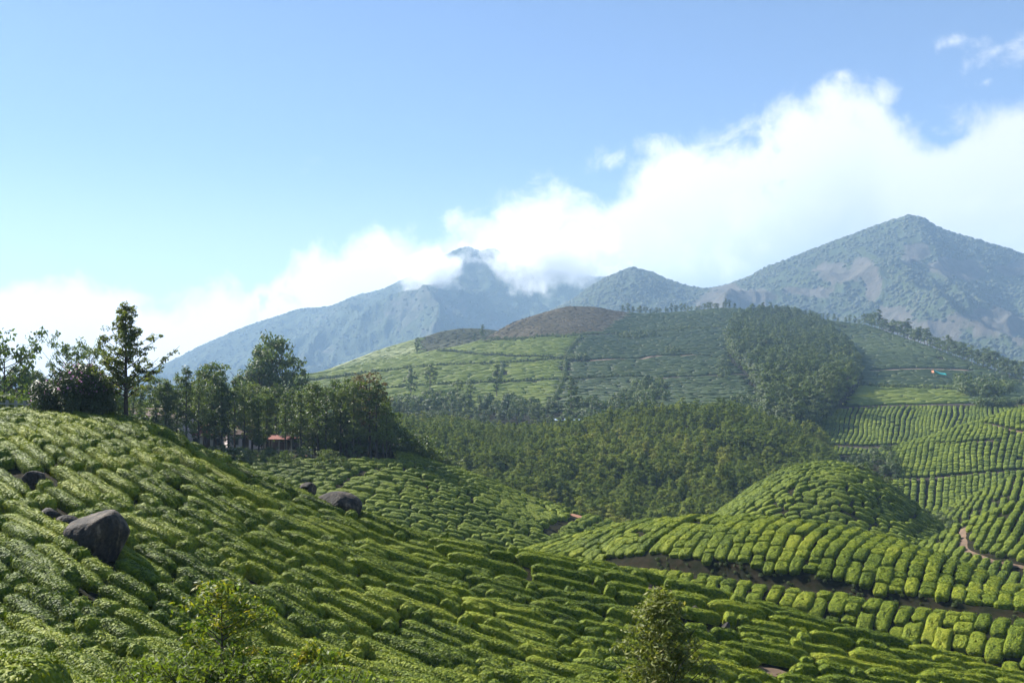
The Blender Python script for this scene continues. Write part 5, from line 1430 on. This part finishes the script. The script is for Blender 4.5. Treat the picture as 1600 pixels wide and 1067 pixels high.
def house(u, v, Y, w, d, h, rh, wall, roof, label, rz=0.0, nwin=3, storeys=1, name='house', open_=False, hill=None):
    x, y, z = at(u, Y, hill)
    if v is not None: z = (VH - v) / F * Y
    e = obj(name, None, loc=(x, y, z), label=label, cat='house')
    e.rotation_euler = (0, 0, rz)
    gz = float(ground(np.array([x]), np.array([y]))[0]) - z
    if open_:
        for sx in (-1, -0.33, 0.33, 1):
            for sy in (-1, 1):
                one(lambda p: p.box((sx * (w / 2 - .1), sy * (d / 2 - .1), h / 2), (.16, .16, h)), 'post', wall, e)
        one(lambda p: p.box((0, d / 2 - 0.3, h * 0.4), (w - .4, .1, h * .8)), 'wall', M['roof_brown'], e)
        one(lambda p: p.box((0, 0, min(-0.1, gz) / 2 - 0.1), (w + .2, d + .2, 0.2 - min(-0.1, gz))), 'plinth', M['grey_wall'], e)
    else:
        b = min(-0.2, gz - 0.3)
        one(lambda p: p.box((0, 0, (h + b) / 2), (w, d, h - b)), 'wall', wall, e)
    ov = 0.35
    def rf(p):
        X, Y_ = w / 2 + ov, d / 2 + ov; t = 0.09
        for k, zz in enumerate((h + 0.003, h + 0.003 + t)):
            pass
        V = [(-X, -Y_, h), (X, -Y_, h), (X, 0, h + rh), (-X, 0, h + rh), (-X, Y_, h), (X, Y_, h),
             (-X, -Y_, h + t), (X, -Y_, h + t), (X, 0, h + rh + t), (-X, 0, h + rh + t), (-X, Y_, h + t), (X, Y_, h + t)]
        V = [(a, b2, c - rh * ov / (d / 2 + ov) * 0.0) for a, b2, c in V]
        p.add(V, [[6, 7, 8, 9], [9, 8, 11, 10], [0, 3, 2, 1], [3, 4, 5, 2], [0, 1, 7, 6], [4, 10, 11, 5], [1, 2, 8, 7], [2, 5, 11, 8], [0, 6, 9, 3], [3, 9, 10, 4]])
    one(rf, 'roof', roof, e)
    if not open_:
        gv = Parts()
        for sx in (-1, 1):
            X = sx * w / 2
            gv.add([(X, -d / 2, h - .01), (X, d / 2, h - .01), (X, 0, h + rh * (d / 2) / (d / 2 + ov) * 0.98)], None, [[0, 1, 2]])
        obj('gable', gv.mesh('gable', [wall], False), e)
        for st in range(storeys):
            zz = h * (st + 0.55) / storeys
            for k in range(nwin):
                xx = -w / 2 + w * (k + 0.5) / nwin
                if st == 0 and k == nwin // 2:
                    one(lambda p: p.box((xx, -d / 2 - 0.01, 1.0), (0.9, 0.06, 2.0)), 'door', M['door'], e); continue
                f = one(lambda p: p.box((xx, -d / 2 - 0.01, zz), (0.95, 0.08, 1.05)), 'window', M['wood'], e)
                one(lambda p: p.box((xx, -d / 2 - 0.035, zz), (0.78, 0.06, 0.88)), 'pane', M['window'], f)
    return e
house(236, None, 130, 4.2, 5, 4.0, 1.0, M['wall_white'], M['roof_brown'], 'pale pink house half hidden at the left end of the grove', 0.1, 3, 2, hill=HB)
house(276, None, 130, 3.0, 4, 3.9, 1.0, M['wall_white'], M['roof_brown'], 'second pale pink house, right of the leftmost pink one behind the trunks', -0.05, 3, 1, hill=HB)
house(325, None, 134, 4.0, 4, 1.9, 1.3, M['wall_cream'], M['roof_red'], 'small cream house with a bright red roof behind the grove fence', 0.2, 3, 1, hill=HB)
house(378, None, 138, 4.2, 4, 1.9, 1.1, M['wall_white'], M['roof_brown'], 'small brown-roofed house between grove trunks', 0.5, 3, 1, hill=HB)
house(434, None, 126, 2.9, 2.6, 1.7, 0.5, M['wood'], M['roof_red'], 'open red-roofed shelter on posts behind the grove', 0.0, 0, 1, 'shelter', True, HB)
house(470, None, 136, 3.6, 3.4, 1.6, 0.8, M['wall_cream'], M['roof_red'], 'small red-roofed house right of the open shelter', -0.2, 3, 1, hill=HB)
def house_far(u, v, w, h, roof, label, rz=0.0):
    x, y = HG.unproject(u, v + 6)
    house(u, None, y, w * 0.75, 3.2, h * 0.4, 0.5, M['grey_wall'], roof, label, rz, 4, 1, hill=HG)
house_far(876, 655, 4.6, 2.4, M['roof_blue'], 'left of two pale blue sheet-roofed houses above the wood', 0.1)
house_far(900, 655, 2.6, 2.2, M['roof_blue'], 'smaller right one of two pale blue sheet-roofed houses above the wood', -0.1)
house_far(708, 640, 4.4, 2.0, M['roof_blue'], 'low pale-roofed house below the green fields, left of the white hut', 0.1)
house_far(789, 641, 1.6, 1.8, M['roof_blue'], 'tiny white hut below the green fields', 0.3)
house_far(762, 640, 3.4, 1.6, M['roof_brown'], 'low brown-roofed house just left of the tiny white hut', 0.3)

def rail_fence(hill, u0, u1, Y0, Y1, n, label, matn='wood', h=1.0, name='rail_fence'):
    e = obj(name, None, loc=at(u0, Y0, hill), label=label, cat='fence')
    ox, oy, oz = at(u0, Y0, hill)
    pts = []
    for k in range(n):
        t = k / (n - 1); x, y, z = at(u0 + (u1 - u0) * t, Y0 + (Y1 - Y0) * t, hill); pts.append((x - ox, y - oy, z - oz))
    for p0 in pts:
        one(lambda p: p.box((p0[0], p0[1], p0[2] + h / 2 - 0.1), (.13, .13, h + .2)), 'post', M[matn], e)
    for zz in (0.4, 0.8):
        for a, b in zip(pts[:-1], pts[1:]):
            one(lambda p: p.tube([(a[0], a[1] - .09, a[2] + zz * h), ((a[0] + b[0]) / 2, (a[1] + b[1]) / 2 - .09, (a[2] + b[2]) / 2 + zz * h), (b[0], b[1] - .09, b[2] + zz * h)], [.05, .05, .05], 6), 'rail', M[matn], e)
rail_fence(HB, 312, 384, 117, 117.5, 9, 'pale wooden rail fence in front of the red-roofed cream house')
rail_fence(HB, 405, 486, 117.5, 117, 9, 'pale wooden rail fence in front of the open shelter')
rail_fence(HA, -30, 52, 58.5, 59.5, 7, 'grey fence along the crest at the left picture edge', 'grey_wall', 1.1, 'crest_fence')
ribbon('track', HB, np.array([(at(u, 119, HB)[0], 119 + 0.6 * math.sin(u / 40)) for u in range(300, 500, 20)]), 2.2, M['rust_soil'])

def tarpaulin():
    x, y = HG.unproject(1468, 590)
    z = float(HG.z(np.array([x]), np.array([y]))[0])
    e = obj('tarpaulin_tent', None, loc=(x, y, z), label='turquoise tarpaulin with an orange end on the dark hillside field', cat='tarpaulin')
    n = 14
    U, W = np.meshgrid(np.linspace(-1, 1, n), np.linspace(-1, 1, 8), indexing='ij')
    Z = 2.4 - 0.9 * np.abs(W) ** 1.3 - 0.8 * U + 0.25 * fbm(U * 3, W * 3, 3, 4) + 0.4 * U * U
    V = np.stack([U * 2.6, W * 1.8, Z], -1).reshape(-1, 3)
    obj('sheet', mesh_np('sheet', V, [grid_faces(n, 8)], True, [M['teal']]), e)
    for sx, sy in ((-2.3, -1.6), (2.3, -1.6), (-2.3, 1.6), (2.3, 1.6)):
        one(lambda p: p.tube([(sx, sy, -.3), (sx, sy, .8), (sx, sy, 1.5 - 0.3 * sx)], [.05, .05, .05], 6), 'pole', M['wood'], e)
    V = np.stack([-2.7 - 0.5 * (1 - U[:6]) * 0.6, W[:6] * 1.3, 3.4 - 0.9 * (U[:6] + 1) * 1.6], -1).reshape(-1, 3)
    obj('end_cloth', mesh_np('end_cloth', V, [grid_faces(6, 8)], True, [M['orange']]), e, label='orange cloth end')
tarpaulin()
def soil_patch(u, v, ru, rv, hill, mat, seed):
    x, y = hill.unproject(u, v)
    th = np.arange(20) / 20 * 2 * math.pi
    V = [(x, y, float(hill.z(np.array([x]), np.array([y]))[0]) + 0.25)]
    for t in th:
        r = 1 + 0.4 * (float(vnoise(math.cos(t) * 2 + seed, math.sin(t) * 2, 6)) - .5)
        px, py = x + math.cos(t) * ru * r, y + math.sin(t) * rv * r
        V.append((px, py, float(hill.z(np.array([px]), np.array([py]))[0]) + 0.1))
    T = [[0, k + 1, (k + 1) % 20 + 1] for k in range(20)]
    obj('soil_patch', mesh_np('soil_patch', V, [np.array(T)], True, [mat]), kind='structure')
soil_patch(905, 808, 0.9, 1.6, HB, M['rust_soil'], 1)
soil_patch(1595, 632, 3.0, 2.0, HG, M['rust_soil'], 2)

# ------------------------------------------------------------------ air
def haze():
    me = bpy.data.meshes.new('haze')
    x0, x1, y0, y1, z0, z1 = -3900, 3900, -300, 4130, -66, 565
    V = [(x0,y0,z0),(x1,y0,z0),(x1,y1,z0),(x0,y1,z0),(x0,y0,z1),(x1,y0,z1),(x1,y1,z1),(x0,y1,z1)]
    me.from_pydata(V, [], [(0,3,2,1),(4,5,6,7),(0,1,5,4),(1,2,6,5),(2,3,7,6),(3,0,4,7)])
    m, N, L = new_mat('haze_air')
    out = N.new('ShaderNodeOutputMaterial'); v = N.new('ShaderNodeVolumePrincipled')
    v.inputs['Color'].default_value = (0.46, 0.70, 1.0, 1); v.inputs['Density'].default_value = 0.00021
    v.inputs['Anisotropy'].default_value = 0.0
    L.new(v.outputs[0], out.inputs['Volume'])
    me.materials.append(m)
    obj('haze', me, label='thin blue haze filling the air over the valley', cat='haze', kind='stuff')
haze()

def mist(u, v, Y, size, seed, dens, label):
    """a torn scrap of cloud lying against the mountain"""
    x = (u - 800) / F * Y; z = (VH - v) / F * Y
    nr, ns = 14, 24
    ph = np.linspace(0.01, math.pi - 0.01, nr); th = np.arange(ns) / ns * 2 * math.pi
    P_, T_ = np.meshgrid(ph, th, indexing='ij')
    V = np.stack([np.sin(P_) * np.cos(T_), np.sin(P_) * np.sin(T_), np.cos(P_)], -1) * np.asarray(size)
    me = mesh_np('mist', V.reshape(-1, 3), [grid_faces(nr, ns, True)[:, ::-1]], True, [])
    m, N, L = new_mat('mist_%d' % seed)
    out = N.new('ShaderNodeOutputMaterial'); vol = N.new('ShaderNodeVolumePrincipled')
    tc = N.new('ShaderNodeTexCoord')
    mp = N.new('ShaderNodeMapping'); mp.inputs['Scale'].default_value = [1.0 / k for k in size]; L.new(tc.outputs['Object'], mp.inputs[0])
    ln = N.new('ShaderNodeVectorMath'); ln.operation = 'LENGTH'; L.new(mp.outputs[0], ln.inputs[0])
    nz = N.new('ShaderNodeTexNoise'); nz.inputs['Scale'].default_value = 0.014; nz.inputs['Detail'].default_value = 8; nz.inputs['Roughness'].default_value = 0.65
    mo = N.new('ShaderNodeMapping'); mo.inputs['Location'].default_value = (seed * 37.0, seed * 11.0, 0); L.new(tc.outputs['Object'], mo.inputs[0]); L.new(mo.outputs[0], nz.inputs['Vector'])
    a = N.new('ShaderNodeMath'); a.operation = 'MULTIPLY_ADD'; L.new(ln.outputs['Value'], a.inputs[0]); a.inputs[1].default_value = -0.42; a.inputs[2].default_value = -0.08
    b = N.new('ShaderNodeMath'); b.operation = 'ADD'; L.new(a.outputs[0], b.inputs[0]); L.new(nz.outputs['Fac'], b.inputs[1])
    c = N.new('ShaderNodeMapRange'); c.interpolation_type = 'SMOOTHSTEP'; L.new(b.outputs[0], c.inputs[0]); c.inputs[1].default_value = 0.10; c.inputs[2].default_value = 0.34
    c.inputs[3].default_value = 0.0; c.inputs[4].default_value = dens
    L.new(c.outputs[0], vol.inputs['Density']); vol.inputs['Color'].default_value = (1.0, 1.0, 1.0, 1); vol.inputs['Anisotropy'].default_value = 0.4
    L.new(vol.outputs[0], out.inputs['Volume'])
    m.cycles.volume_step_rate = 1.0
    me.materials.append(m)
    obj('mist', me, loc=(x, Y, z), label=label, cat='mist', kind='stuff')
mist(672, 424, 2760, (119, 112, 94), 1, 0.022, 'torn scrap of cloud lying on the left shoulder of the cloud-topped mountain')
mist(866, 402, 2820, (288, 160, 125), 2, 0.024, 'bank of cloud covering the right shoulder of the left mountain')
